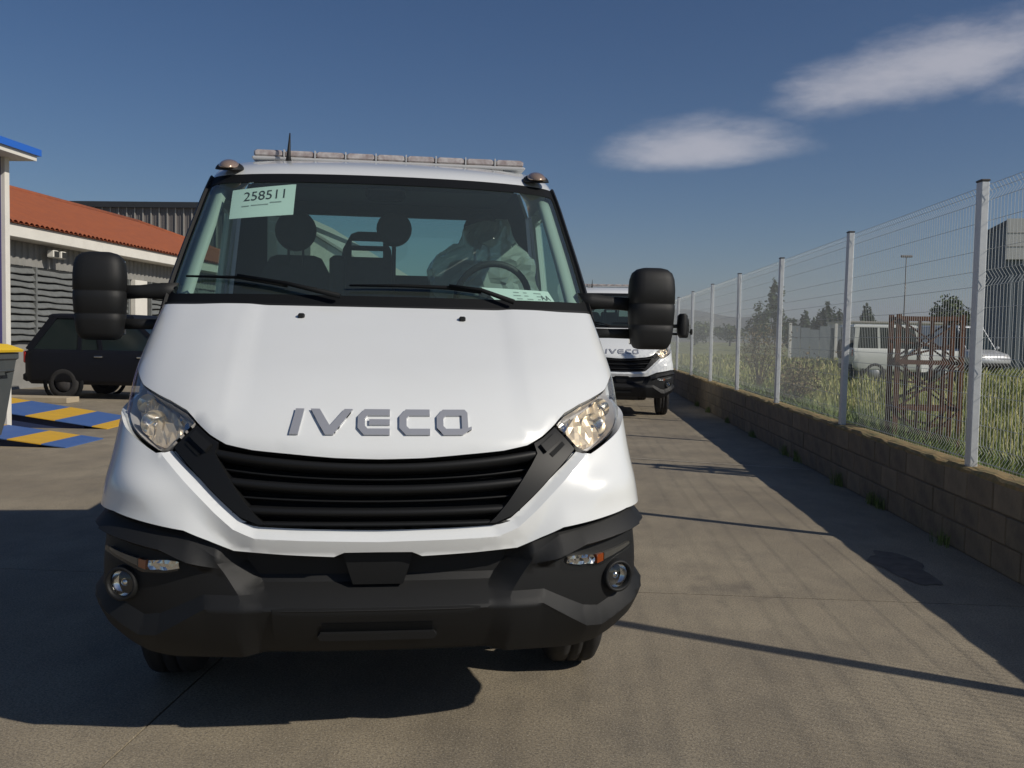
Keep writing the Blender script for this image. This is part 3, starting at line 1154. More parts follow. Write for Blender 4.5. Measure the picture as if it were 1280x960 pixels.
# ---- wheels, chassis, low deck
def wheel(x, y, r=.385, w=.225, sg=1):
    b = MB()
    b.lathe([(-.03, .16), (.05, .15), (.07, .09), (.075, .001)], (x, y, r), 'x', 24)
    h = b.build('wheel', 'steel_rim', root)
    t = MB()
    hw = w / 2
    t.lathe([(-hw * .8, .21), (-hw, .25), (-hw, .31), (-hw * .92, .355), (-hw * .8, r - .008), (-hw * .62, r), (-hw * .3, r), (-hw * .28, r - .012), (-hw * .18, r - .012), (-hw * .16, r), (hw * .16, r), (hw * .18, r - .012), (hw * .28, r - .012), (hw * .3, r), (hw * .62, r), (hw * .8, r - .008), (hw * .92, .355), (hw, .31), (hw, .25), (hw * .8, .21), (-hw * .8, .21)], (x, y, r), 'x', 40)
    t.build('tyre', 'rubber', h)
    k = MB()
    k.lathe([(-hw * .75, .215), (-hw * .6, .19), (0, .18), (hw * .6, .19), (hw * .75, .215)], (x, y, r), 'x', 28)
    k.build('rim', 'steel_rim', h)


for sg in (1, -1):
    wheel(sg * .845, 1.03)
    wheel(sg * .84, 5.2)
    wheel(sg * .58, 5.2)
ch = MB()
for sg in (1, -1):
    ch.box(sg * .42 - .04, sg * .42 + .04, .55, 6.6, .52, .72)
for y in (.7, 1.9, 2.9, 3.9, 4.6, 5.8, 6.5):
    ch.box(-.38, .38, y - .04, y + .04, .54, .70)
ch.box(-.75, .75, .98, 1.08, .32, .44)
ch.box(-.7, .7, 5.14, 5.26, .32, .46)
ch.box(-.35, .35, .55, 1.6, .30, .55)
ch.build('chassis', 'chassis', root)
dk = MB().box(-1.04, 1.04, 2.86, 6.75, .90, 1.0, bev=.01)
for sg in (1, -1):
    dk.box(sg * 1.04 - .02, sg * 1.04 + .02, 2.87, 6.74, 1.0, 1.12)
for y in (3.0, 3.8, 4.4, 6.0, 6.6):
    dk.box(-.9, .9, y - .03, y + .03, .72, .90)
dk.build('deck', 'deck_steel', root)
for sg in (1, -1):
    MB().box(sg * .87 - .15, sg * .87 + .15, 4.68, 5.72, .80, .84, bev=.01).build('mudguard', 'black_plastic', root)
MB().box(-.8, -.5, 2.9, 3.8, .45, .85, bev=.03).build('fuel_tank', 'chassis', root)

# place it, then copy for the second truck farther along the fence
TY = math.radians(11.43)
NOSE = _rt0 * (-.436) + Vector((-math.sin(_y), math.cos(_y), 0)) * 3.04
second = copy_tree(root)
root.location = NOSE
root.rotation_euler = (0, 0, TY)
props(root, 'white recovery truck with light bar and a numbered sheet in its windscreen', 'truck', 'white trucks parked along the fence')
second.location = (.88, 16.95, 0)
second.rotation_euler = (0, 0, math.radians(1.0))
second.scale = (1, 1, 1.05)
props(second, 'white truck with light bar parked behind the one with the numbered sheet', 'truck', 'white trucks parked along the fence')

# ---- loose things in the cab
mw = Matrix.Translation(NOSE) @ Matrix.Rotation(TY, 4, 'Z')


def sheet(name, corners, off, label, cat, nx=10, nz=6):
    """paper lying behind the windscreen, corners (x, z): bl br tr tl"""
    P = []
    for j in range(nz + 1):
        for i in range(nx + 1):
            u, v = i / nx, j / nz
            a = [(corners[0][k] * (1 - u) + corners[1][k] * u) * (1 - v) + (corners[3][k] * (1 - u) + corners[2][k] * u) * v for k in (0, 1)]
            P.append(mw @ spos(CAB, sv(CAB, a[0], a[1]), a[1], off))
    n = nx + 1
    top = len(P)
    P += [p + (mw.to_3x3() @ Vector((0, .0006, -.0003))) for p in P]
    F = [(j * n + i, j * n + i + 1, (j + 1) * n + i + 1, (j + 1) * n + i) for j in range(nz) for i in range(nx)]
    F += [tuple(top + k for k in f[::-1]) for f in F]
    return obj(name, mesh_from(name, P, F, True), 'paper', None, label=label, cat=cat)


def on_sheet(me, u0, u1, v0, v1, corners, off, name, material, parent):
    """bend flat lettering onto the sheet; u, v are fractions of it"""
    co = np.empty(len(me.vertices) * 3)
    me.vertices.foreach_get('co', co)
    co = co.reshape(-1, 3)
    mn, mx_ = co.min(0), co.max(0)
    for i, vt in enumerate(me.vertices):
        u = u0 + (u1 - u0) * (co[i, 0] - mn[0]) / (mx_[0] - mn[0])
        v = v0 + (v1 - v0) * (co[i, 1] - mn[1]) / (mx_[1] - mn[1])
        a = [(corners[0][k] * (1 - u) + corners[1][k] * u) * (1 - v) + (corners[3][k] * (1 - u) + corners[2][k] * u) * v for k in (0, 1)]
        vt.co = mw @ spos(CAB, sv(CAB, a[0], a[1]), a[1], off)
    return obj(name, me, material, parent)


CS = [(-.724, 1.995), (-.423, 2.019), (-.429, 2.191), (-.738, 2.156)]
sh = sheet('number_sheet', CS, -.010, 'white paper sheet reading 258511 taped inside the windscreen', 'paper')
on_sheet(text_mesh('258511', 1.0), .20, .84, .55, .86, CS, -.0085, 'lettering', 'ink', sh)
for k, (a, b, v) in enumerate(((.18, .30, .36), (.33, .60, .37), (.62, .80, .42))):
    q = mesh_from('print_line', [(0, 0, 0), (1, 0, 0), (1, 1, 0), (0, 1, 0)], [(0, 1, 2, 3)])
    on_sheet(q, a, b, v, v + .035, CS, -.0085, 'print_line', 'ink_light', sh)
CP = [(.49, 1.630), (.775, 1.627), (.745, 1.682), (.43, 1.690)]
pp = sheet('dash_papers', CP, -.012, 'printed white papers lying on the dashboard below the steering wheel', 'paper')
rr = random.Random(3)
for k in range(9):
    u = .38 + .08 * (k % 3) * 2 + rr.uniform(0, .05)
    v = .2 + .25 * (k // 3)
    q = mesh_from('print_line', [(0, 0, 0), (1, 0, 0), (1, 1, 0), (0, 1, 0)], [(0, 1, 2, 3)])
    on_sheet(q, u, u + rr.uniform(.04, .13), v, v + .07, CP, -.0105, 'print_line', 'ink_light', pp)
on_sheet(text_mesh('AA', 1.0), .80, .95, .2, .6, CP, -.0105, 'lettering', 'ink', pp)

m2 = Matrix.Translation(second.location) @ Matrix.Rotation(math.radians(1.0), 4, 'Z') @ Matrix.Diagonal((1, 1, 1.05, 1))
P = []
for j in range(4):
    for i in range(7):
        x, z = -.02 + .19 * i / 6, 1.925 + .045 * j / 3 + .006 * math.sin(i * 1.3)
        P.append(m2 @ spos(CAB, sv(CAB, x, z), z, -.012 - .003 * math.sin(i * 2 + j)))
M['vest_yellow'] = mat('vest_yellow', (.55, .72, .04), .7)
vs = mesh_from('folded_vest', P, [(j * 7 + i, j * 7 + i + 1, (j + 1) * 7 + i + 1, (j + 1) * 7 + i) for j in range(3) for i in range(6)], True)
obj('folded_vest', vs, 'vest_yellow', None, label='small yellow green folded vest behind the windscreen of the rear truck', cat='vest')

# crumpled film over the driver's seat
from mathutils import noise as mnoise
P, F = [], []
nu, nv = 40, 30
for j in range(nv + 1):
    for i in range(nu):
        t = 2 * math.pi * i / nu
        z = 1.34 + (2.12 - 1.34) * j / nv
        k = interp(z, [(1.34, 1.05), (1.75, 1.15), (1.88, 1.0), (2.0, .62), (2.09, .42), (2.12, .1)])
        p = Vector((.555 + .275 * k * math.cos(t), 2.22 + .17 * min(k, .9) * math.sin(t), z))
        nvec = mnoise.noise_vector(p * 6.0) * .05 + mnoise.noise_vector(p * 17) * .030
        P.append(mw @ (p + nvec))
for j in range(nv):
    for i in range(nu):
        F.append((j * nu + i, j * nu + (i + 1) % nu, (j + 1) * nu + (i + 1) % nu, (j + 1) * nu + i))
obj('seat_cover', mesh_from('seat_cover', P, F, False), 'plastic_film', None, label='crumpled clear plastic film wrapped over the driver seat', cat='plastic cover')

# ================================================================== ground
M['ground_dirt'] = mat('ground_dirt', (.20, .17, .13), .95, noise=(.4, .8, (.12, .12, .06)))
MB().add([(-9000, -3000, -.06), (9000, -3000, -.06), (9000, 12000, -.06), (-9000, 12000, -.06)], [(0, 1, 2, 3)]).build('ground', 'ground_dirt', None, kind='structure')


def concrete(name):
    m = mat(name, (.30, .25, .185), .9)
    nt = m.node_tree
    b = nt.nodes['Principled BSDF']
    g = nt.nodes.new('ShaderNodeNewGeometry')

    def noise(scale, det, rough=.6, vscale=None):
        n = nt.nodes.new('ShaderNodeTexNoise')
        n.inputs['Scale'].default_value = scale
        n.inputs['Detail'].default_value = det
        n.inputs['Roughness'].default_value = rough
        if vscale:
            mp_ = nt.nodes.new('ShaderNodeMapping')
            mp_.inputs['Scale'].default_value = vscale
            nt.links.new(g.outputs['Position'], mp_.inputs['Vector'])
            nt.links.new(mp_.outputs[0], n.inputs['Vector'])
        else:
            nt.links.new(g.outputs['Position'], n.inputs['Vector'])
        return n.outputs['Fac']

    def rng(s, a, b_, c=0., d=1.):
        n = nt.nodes.new('ShaderNodeMapRange')
        n.inputs['From Min'].default_value, n.inputs['From Max'].default_value = a, b_
        n.inputs['To Min'].default_value, n.inputs['To Max'].default_value = c, d
        nt.links.new(s, n.inputs['Value'])
        return n.outputs[0]

    def mixc(f, A, B):
        n = nt.nodes.new('ShaderNodeMix')
        n.data_type = 'RGBA'
        nt.links.new(f, n.inputs['Factor'])
        for k, v in (('A', A), ('B', B)):
            if isinstance(v, tuple):
                n.inputs[k].default_value = (*v, 1)
            else:
                nt.links.new(v, n.inputs[k])
        return n.outputs['Result']
    c = mixc(rng(noise(.9, 6), .36, .62), (.25, .208, .145), (.352, .297, .208))           # broad blotches
    c = mixc(rng(noise(3.1, 8, .7, (1, .55, 1)), .45, .68, 0, .75), c, (.175, .15, .112))         # damp patches
    c = mixc(rng(noise(95, 3, .7), .44, .64, 0, .9), c, (.14, .12, .092))                 # aggregate
    c = mixc(rng(noise(140, 2, .6), .57, .68, 0, .8), c, (.46, .41, .33))                # pale stones
    # a few oil spots
    n = nt.nodes.new('ShaderNodeTexVoronoi')
    n.inputs['Scale'].default_value = .42
    nt.links.new(g.outputs['Position'], n.inputs['Vector'])
    ad = nt.nodes.new('ShaderNodeMath')
    ad.operation = 'ADD'
    nt.links.new(n.outputs['Distance'], ad.inputs[0])
    nt.links.new(rng(noise(5, 5), 0, 1, -.22, .22), ad.inputs[1])
    c = mixc(rng(ad.outputs[0], .05, .16, .55, 0), c, (.10, .085, .07))
    nt.links.new(c, b.inputs['Base Color'])
    bp = nt.nodes.new('ShaderNodeBump')
    bp.inputs['Strength'].default_value = .45
    bp.inputs['Distance'].default_value = .006
    nt.links.new(noise(110, 4, .7), bp.inputs['Height'])
    nt.links.new(bp.outputs[0], b.inputs['Normal'])
    return m


M['concrete'] = concrete('concrete')
M['joint'] = mat('joint', (.13, .11, .085), .95)
yard = MB().box(-24, 2.78, -6, 62, -.10, -.022).build('yard', 'joint', None, kind='structure')
XS = [-24, -18.6, -12.9, -7.2, -1.55, 2.78]
YS = [-6, -.6, 5.3, 11.15, 17.0, 22.9, 28.8, 34.7, 40.6, 46.5, 54, 62]
for i in range(len(XS) - 1):
    for j in range(len(YS) - 1):
        g = .005
        sk = -.35 if YS[j] > 8 else 0.0
        s = MB().box(XS[i] + g, XS[i + 1] - g, YS[j] + g, YS[j + 1] - g, -.05, 0)
        s.build('slab', 'concrete', yard)
# pale filled joint strip across the lane, stain patch
M['mortar_pale'] = mat('mortar_pale', (.42, .38, .31), .95, noise=(14, .9, (.25, .21, .16)))
st = MB().add([(-.6, 11.62, .004), (2.72, 10.68, .004), (2.72, 10.73, .004), (-.6, 11.68, .004)], [(0, 1, 2, 3)])
st.build('joint_strip', 'mortar_pale', yard)
M['oil'] = mat('oil', (.075, .06, .045), .7, noise=(9, .8, (.16, .13, .10)))


def blotch(cx, cy, rx, ry, rot, seed):
    r = random.Random(seed)
    ph = [r.uniform(0, 6.28) for _ in range(4)]
    pts = []
    for k in range(40):
        t = 2 * math.pi * k / 40
        q = 1 + .16 * math.sin(2 * t + ph[0]) + .12 * math.sin(3 * t + ph[1]) + .08 * math.sin(5 * t + ph[2]) + .05 * math.sin(9 * t + ph[3])
        a, b = rx * q * math.cos(t), ry * q * math.sin(t)
        pts.append((cx + a * math.cos(rot) - b * math.sin(rot), cy + a * math.sin(rot) + b * math.cos(rot), .004))
    MB().add(pts, [tuple(range(40))]).build('oil_stain', 'oil', yard)


blotch(2.18, 6.15, .16, .42, .1, 2)

# ================================================================== block wall and mesh fence
WX0, WX1, WTOP = 2.77, 2.96, .60
M['block'] = mat('block', (.23, .185, .125), .95, noise=(5, .8, (.14, .115, .085)), bump=(60, .5))
M['block_b'] = mat('block_b', (.205, .168, .115), .95, noise=(7, .8, (.11, .095, .075)), bump=(60, .5))
M['block_c'] = mat('block_c', (.25, .205, .14), .95, noise=(6, .8, (.17, .14, .10)), bump=(60, .5))
M['mortar'] = mat('mortar', (.165, .137, .10), .95)
M['lichen_top'] = mat('lichen_top', (.30, .20, .09), .95, noise=(11, 1.0, (.15, .14, .06)), bump=(40, .6))
wall = empty('block_wall', (WX0, 0, 0), 0, label='low weathered concrete block wall carrying the mesh fence', cat='wall')
WY0, WY1 = 1.0, 46.0
MB().box(.012, WX1 - WX0, WY0, WY1, -.02, .565).build('core', 'mortar', wall)
proto = [MB().box(0, .05, .006, .394, .005, .187, bev=.006).mesh('block') for _ in range(3)]
for me_, mm in zip(proto, ('block', 'block_b', 'block_c')):
    me_.materials.append(M[mm])
nb = 0
for c in range(3):
    y = WY0 - (.2 if c % 2 else 0)
    while y < WY1 - .4 and nb < 300 and y < 40:
        o = obj('block', proto[rnd.choice((0, 0, 1, 1, 2))], None, wall)
        o.location = (-rnd.uniform(0, .008), y, c * .192 + .0)
        o.rotation_euler = (0, 0, rnd.uniform(-.006, .006))
        y += .4
        nb += 1
# uneven mortar capping with dirt and lichen
for k in range(int((WY1 - WY0) / 1.5)):
    y0 = WY0 + k * 1.5
    rows = []
    for i in range(11):
        y = y0 + 1.5 * i / 10 - (.004 if i == 10 else 0)
        a, b, h1, h2 = rnd.uniform(0, .016), rnd.uniform(0, .01), rnd.uniform(-.008, .006), rnd.uniform(-.006, .01)
        rows.append([(-.012 + a, y, .566), (-.010 + a, y, .588 + h1), (.02, y, .602 + h2), (.11, y, .606 + h1), (.19 + b, y, .60), (.19, y, .566)])
    MB().loft(rows, True, True).build('capping', 'lichen_top', wall)

FX = 2.84
M['galv'] = mat('galv', (.66, .68, .69), .45, .25, noise=(30, .5, (.52, .54, .56)))
M['galv_wire'] = mat('galv_wire', (.62, .64, .62), .5, .2)
fence = empty('mesh_fence', (FX, 0, WTOP), 0, label='galvanised welded mesh fence panels on posts above the block wall', cat='fence')
FH = 2.01
P0, PS = 3.56, 3.17
pm = MB().box(-.028, .028, -.045, .045, -.02, FH, bev=.006).mesh('post')
pm.materials.append(M['galv'])
cm_ = MB().box(-.032, .032, -.049, .049, FH, FH + .015, bev=.004).mesh('cap')
cm_.materials.append(M['chassis'])
NP = 14
for k in range(-1, NP):
    p = obj('post', pm, None, fence)
    p.location = (0, P0 + k * PS, 0)
    p.rotation_euler = (rnd.uniform(-.006, .006), rnd.uniform(-.008, .008), 0)
    obj('cap', cm_, None, p)
wp = MB()
FOLDS = (.10, .72, 1.34, 1.94)


def fold(z):
    for f in FOLDS:
        if abs(z - f) < .055:
            return .035 * (1 - abs(z - f) / .055)
    return 0.


zs = [.02] + [z for f in FOLDS for z in (f - .055, f, f + .055)] + [FH - .03]
nw = 62
for i in range(nw + 1):
    y = .03 + (PS - .06) * i / nw
    wp.tube([(.045 + fold(z), y, z) for z in zs], 0.0018, 4, 0, False, False)
hz = sorted(set([.04, FH - .05] + [f + d for f in FOLDS for d in (-.055, .055)] + [.30, .51, .92, 1.13, 1.54, 1.74]))
for z in hz:
    wp.tube([(.041 + fold(z), .0, z), (.041 + fold(z), PS, z)], 0.0018, 4, 0, False, False)
wpm = wp.mesh('mesh_panel')
wpm.materials.append(M['galv_wire'])
for k in range(-1, NP - 1):
    o = obj('mesh_panel', wpm, None, fence)
    o.location = (0, P0 + k * PS, 0)

# ================================================================== field beyond the fence
M['field'] = mat('field', (.22, .21, .09), .95, noise=(.5, .9, (.14, .17, .06)))
V, T = [], []
gx = np.concatenate([np.linspace(2.96, 14, 16), np.linspace(17, 200, 20)])
gy = np.concatenate([np.linspace(-4, 40, 26), np.linspace(46, 420, 24)])
for y in gy:
    for x in gx:
        V.append((x, y, .14 + .05 * math.sin(x * .7 + y * .3) + .04 * math.sin(y * .9 - x * .2) - (.10 if x < 3.1 else 0)))
nx = len(gx)
T = [(j * nx + i, j * nx + i + 1, (j + 1) * nx + i + 1, (j + 1) * nx + i) for j in range(len(gy) - 1) for i in range(nx - 1)]
obj('field', mesh_from('field', V, T, True), 'field', None, kind='structure')


def leaf_material(name, c0, c1, c2, rough=.7):
    m = bpy.data.materials.new(name)
    m.use_nodes = True
    nt = m.node_tree
    b = nt.nodes['Principled BSDF']
    g = nt.nodes.new('ShaderNodeNewGeometry')
    cr = nt.nodes.new('ShaderNodeValToRGB')
    e = cr.color_ramp.elements
    e[0].color, e[1].color = (*c0, 1), (*c2, 1)
    k = e.new(.5)
    k.color = (*c1, 1)
    nt.links.new(g.outputs['Random Per Island'], cr.inputs[0])
    nt.links.new(cr.outputs[0], b.inputs['Base Color'])
    b.inputs['Roughness'].default_value = rough
    b.inputs['Specular IOR Level'].default_value = .2
    return m


M['grass_blades'] = leaf_material('grass_blades', (.19, .235, .065), (.29, .31, .11), (.46, .41, .19))
M['weed_leaves'] = leaf_material('weed_leaves', (.09, .15, .04), (.15, .21, .065), (.22, .26, .09))


def grass_mesh(name, n, region, hmin, hmax, width, rng):
    """each blade: a bent strip of two quads closing to a point"""
    x, y = region(n, rng)
    patch = .55 + .45 * np.sin(x * .9 + 1.3 * np.sin(y * .4)) * np.cos(y * .55 + x * .2)
    h = (hmin + (hmax - hmin) * rng.random(n)) * (.6 + .6 * patch)
    a = rng.random(n) * 2 * np.pi
    lean = h * (.12 + .4 * rng.random(n))
    la = rng.random(n) * 2 * np.pi
    dist = np.hypot(x, y)
    w = width * (.7 + .6 * rng.random(n)) * np.clip(dist / 9, 1, 5)
    z0 = .08 + np.zeros(n)
    dx, dy = np.cos(a) * w / 2, np.sin(a) * w / 2
    lx, ly = np.cos(la) * lean, np.sin(la) * lean
    V = np.zeros((n, 5, 3))
    V[:, 0] = np.stack([x - dx, y - dy, z0], 1)
    V[:, 1] = np.stack([x + dx, y + dy, z0], 1)
    V[:, 2] = np.stack([x + lx * .35 + dx * .8, y + ly * .35 + dy * .8, z0 + h * .6], 1)
    V[:, 3] = np.stack([x + lx * .35 - dx * .8, y + ly * .35 - dy * .8, z0 + h * .6], 1)
    V[:, 4] = np.stack([x + lx, y + ly, z0 + h], 1)
    me = bpy.data.meshes.new(name)
    me.vertices.add(n * 5)
    me.vertices.foreach_set('co', V.ravel())
    idx = np.arange(n)[:, None] * 5
    loops = np.concatenate([idx + np.array([[0, 1, 2, 3]]), idx + np.array([[3, 2, 4]])], 1)
    me.loops.add(n * 7)
    me.loops.foreach_set('vertex_index', loops.ravel())
    me.polygons.add(n * 2)
    ls = (np.arange(n)[:, None] * 7 + np.array([[0, 4]])).ravel()
    me.polygons.foreach_set('loop_start', ls)
    me.polygons.foreach_set('loop_total', np.tile([4, 3], n))
    me.update(calc_edges=True)
    me.validate()
    return me


def reg_field(n, rng):
    y = 1.5 + 75 * rng.random(n) ** 2.1
    x = 3.12 + rng.random(n) ** 1.25 * (2.5 + y * .75)
    return x, y


obj('tall_grass', grass_mesh('tall_grass', 90000, reg_field, .14, .42, .011, nrng), 'grass_blades', None, label='tall dry green grass covering the field beyond the fence', cat='grass', kind='stuff')


def reg_edge(n, rng):
    y = 2 + 30 * rng.random(n) ** 1.5
    x = 3.1 + .9 * rng.random(n) ** 1.6
    return x, y


obj('weeds', grass_mesh('weeds', 16000, reg_edge, .25, .62, .016, nrng), 'weed_leaves', None, label='green weeds growing along the foot of the fence', cat='weeds', kind='stuff')


def reg_foot(n, rng):
    cy = np.array([5.1, 6.9, 8.3, 8.5, 9.6, 11.4, 12.0, 14.2, 16.5, 18.8, 20.5])
    y = cy[rng.integers(0, len(cy), n)] + rng.normal(size=n) * .07
    return WX0 - .012 - np.abs(rng.normal(size=n)) * .03, y


obj('wall_foot_weeds', grass_mesh('wall_foot_weeds', 700, reg_foot, .04, .15, .006, nrng), 'weed_leaves', None, label='small weed tufts sprouting on the yard along the wall foot', cat='weeds', kind='stuff').location.z = -.08
# hairline cracks in the slabs
for (x0, y0, x1, y1, sd_) in ((-5.6, 8.1, -3.1, 9.6, 3), (1.0, 9.3, 2.6, 8.7, 4)):
    r_ = random.Random(sd_)
    N_ = 26
    cx, cy, L_, R_ = 0, 0, [], []
    tx_, ty_ = (x1 - x0), (y1 - y0)
    ll = math.hypot(tx_, ty_)
    wob = 0
    for k in range(N_ + 1):
        wob = wob * .8 + r_.uniform(-.045, .045)
        f = k / N_
        px_, py_ = x0 + tx_ * f - ty_ / ll * wob, y0 + ty_ * f + tx_ / ll * wob
        w_ = .0022 * math.sin(math.pi * min(max(f, .04), .96)) + .0006
        L_.append((px_ - ty_ / ll * w_, py_ + tx_ / ll * w_, .004))
        R_.append((px_ + ty_ / ll * w_, py_ - tx_ / ll * w_, .004))
    MB().loft([[a_, b_] for a_, b_ in zip(L_, R_)], False, False).build('crack', 'joint', yard)

# ================================================================== trees and shrubs


def leaf_cloud(pts, size, rng):
    """one small bent leaf (two triangles) at each point, random attitude"""
    n = len(pts)
    pts = np.asarray(pts)
    u = rng.normal(size=(n, 3))
    u /= np.linalg.norm(u, axis=1)[:, None]
    w = rng.normal(size=(n, 3))
    v = np.cross(u, w)
    v /= np.linalg.norm(v, axis=1)[:, None] + 1e-9
    s = (size * (.6 + .8 * rng.random(n)))[:, None]
    V = np.stack([pts - u * s, pts + v * s * .5, pts + u * s, pts - v * s * .5], 1).reshape(-1, 3)
    return V, [(4 * i, 4 * i + 1, 4 * i + 2, 4 * i + 3) for i in range(n)]


def crown_points(n, c, rx, ry, rz, rng, clumps=18, gap=.55):
    cs = rng.normal(size=(clumps, 3))
    cs /= np.linalg.norm(cs, axis=1)[:, None]
    cs *= (rng.random(clumps) ** .4)[:, None] * .78
    k = rng.integers(0, clumps, n)
    p = rng.normal(size=(n, 3))
    p /= np.linalg.norm(p, axis=1)[:, None]
    p *= (rng.random(n) ** .45)[:, None] * (.28 + .22 * rng.random(clumps)[k])[:, None]
    q = (cs[k] + p)
    return q * np.array([rx, ry, rz]) + np.array(c)


M['leaf_dark'] = leaf_material('leaf_dark', (.022, .04, .014), (.035, .058, .02), (.055, .08, .03))
M['leaf_mid'] = leaf_material('leaf_mid', (.04, .06, .02), (.06, .085, .028), (.09, .115, .04))
M['bark'] = mat('bark', (.12, .085, .055), .95, noise=(4, .8, (.06, .045, .03)))


def tree(name, x, y, h, rx, trunk_h, label, group=None, leaf='leaf_dark', n=1600, shape='round', size=.16):
    rng = np.random.default_rng(int(abs(x * 13 + y * 7)))
    t = empty(name, (x, y, 0), 0, label=label, cat='tree', group=group)
    b = MB()
    b.tube([(0, 0, -.05), (.04, .02, trunk_h * .6), (0, .05, trunk_h), (.03, 0, h * .8)], [.05 * rx + .06, .04 * rx + .04, .03 * rx + .03, .015], 7)
    for k in range(6):
        a = k * 1.05 + rng.random()
        z = trunk_h * (.9 + .12 * k)
        b.tube([(0, .03, z), (rx * .35 * math.cos(a), rx * .35 * math.sin(a), z + (h - z) * .3), (rx * .65 * math.cos(a), rx * .65 * math.sin(a), z + (h - z) * .55)], [.03 * rx + .02, .02 * rx + .012, .01], 5)
    b.build('trunk', 'bark', t)
    cz = (h + trunk_h * .7) / 2
    p = crown_points(n, (0, 0, cz), rx, rx, (h - trunk_h * .7) / 2, rng, 26 if shape == 'round' else 20)
    if shape == 'column':
        f = np.clip((p[:, 2] - cz) / ((h - trunk_h * .7) / 2), -1, 1)
        k = np.sqrt(np.clip(1 - .75 * np.maximum(f, 0) ** 1.5, .06, 1))
        p[:, 0] *= k
        p[:, 1] *= k
    V_, F_ = leaf_cloud(p, size, rng)
    obj('crown', mesh_from('crown', V_, F_), leaf, t)
    return t


for (px_x, yy, h, r, lb) in ((33.9, 148, 5.2, 1.3, 'low rounded poplar at the cypress end of the far row'), (36.6, 150, 6.2, 1.2, 'slim poplar of middle height second in the far row'),
                          (38.6, 152, 5.6, 1.5, 'short wide poplar beside the tallest one in the far row'), (40.1, 150, 8.6, 1.7, 'tallest poplar of the far row across the field'),
                          (42.0, 151, 7.0, 1.5, 'full poplar next to the tallest one, nearer the off road car'), (44.2, 153, 5.6, 1.6, 'short poplar between two taller ones near the off road car'),
                          (46.3, 150, 7.6, 1.4, 'tall slim poplar at the off road car end of the row')):
    tree('poplar_tree', px_x, yy, h, r, 1.0, lb, 'poplars on the far side of the field', 'leaf_dark', 900, 'column', .34)
tree('cypress_tree', 25.6, 120, 9.6, 1.5, 1.2, 'tall pointed dark cypress standing apart from the poplar row', None, 'leaf_dark', 1500, 'column', .26)
tree('cypress_tree', 23.2, 118, 6.6, 1.7, 1.0, 'shorter bushy cypress beside the tall pointed one', None, 'leaf_dark', 1300, 'round', .24)
tree('round_tree', 31.6, 80, 5.6, 2.3, 1.4, 'round dark green tree behind the parked pale van', None, 'leaf_mid', 2600, 'round', .17)
tree('field_tree', 27, 210, 5.6, 4.5, 1.4, 'broad hazy tree below the hills, farther from the cypress', 'hazy trees along the far edge of the field', 'leaf_mid', 1100, 'round', .42)
tree('field_tree', 34, 205, 5.0, 4.0, 1.4, 'low hazy tree below the hills, closer to the cypress', 'hazy trees along the far edge of the field', 'leaf_mid', 1100, 'round', .42)


def shrub(x, y, h, r, label, dry=True):
    rng = np.random.default_rng(int(x * 31 + y * 17))
    t = empty('dry_shrub' if dry else 'green_shrub', (x, y, .1), 0, label=label, cat='shrub')
    b = MB()
    tips = []
    for k in range(26):
        a, l = rng.random() * 6.28, r * (.3 + .7 * rng.random())
        z = h * (.55 + .45 * rng.random())
        m_ = (l * .3 * math.cos(a), l * .3 * math.sin(a), z * .5)
        e_ = (l * math.cos(a + .3), l * math.sin(a + .3), z)
        b.tube([(0, 0, 0), m_, e_], [.014, .009, .003], 4, 0, False, False)
        for q in range(3):
            f = .4 + .2 * q
            s_ = [m_[i] + (e_[i] - m_[i]) * f for i in range(3)]
            e2 = (s_[0] + rng.normal() * .16, s_[1] + rng.normal() * .16, s_[2] + .1 + .2 * rng.random())
            b.tube([s_, e2], [.005, .002], 3, 0, False, False)
            tips += [e2, [(s_[i] + e2[i]) / 2 for i in range(3)]]
    b.build('stem', 'bark', t)
    tips = np.repeat(np.array(tips), 7 if dry else 16, 0)
    tips = tips + rng.normal(size=tips.shape) * .09
    V_, F_ = leaf_cloud(tips, .028 if dry else .04, rng)
    obj('leaf', mesh_from('leaf', V_, F_), M['dry_leaf'] if dry else 'weed_leaves', t, kind='stuff')


M['dry_leaf'] = leaf_material('dry_leaf', (.13, .09, .045), (.20, .15, .08), (.24, .22, .12))
shrub(4.35, 22.0, 1.75, .75, 'brown half bare shrub standing in the grass behind the fence')
shrub(3.75, 16.2, 1.0, .45, 'small brown dry bush leaning against the fence foot')
shrub(4.6, 7.6, .75, .4, 'low leafy green bush close behind the fence', False)

# ================================================================== hills
M['hill'] = mat('hill', (.07, .085, .04), .95, noise=(.01, .9, (.13, .12, .07)), bump=(.05, .3))
V, T = [], []
ns, nr = 220, 7
for j in range(nr):
    for i in range(ns):
        a = math.radians(-75 + 150 * i / (ns - 1))
        R = 1050 + j * 200
        ridge = 34 + 16 * math.sin(a * 5 + .8) + 9 * math.sin(a * 13 + 2) + 5 * math.sin(a * 31) + 3 * math.sin(a * 67)
        ridge += 22 * math.exp(-((a - .10) / .14) ** 2) - 24 * sstep(.20, .42, a)
        hgt = .85 * max(ridge, 9) * [0, .30, .62, .88, 1.0, .8, .2][j]
        hgt *= 1 + .10 * math.sin(a * 40 + j * 2.1)
        V.append((R * math.sin(a), R * math.cos(a), hgt - 1))
T = [(j * ns + i, j * ns + i + 1, (j + 1) * ns + i + 1, (j + 1) * ns + i) for j in range(nr - 1) for i in range(ns - 1)]
obj('hills', mesh_from('hills', V, T, True), 'hill', None, kind='structure')

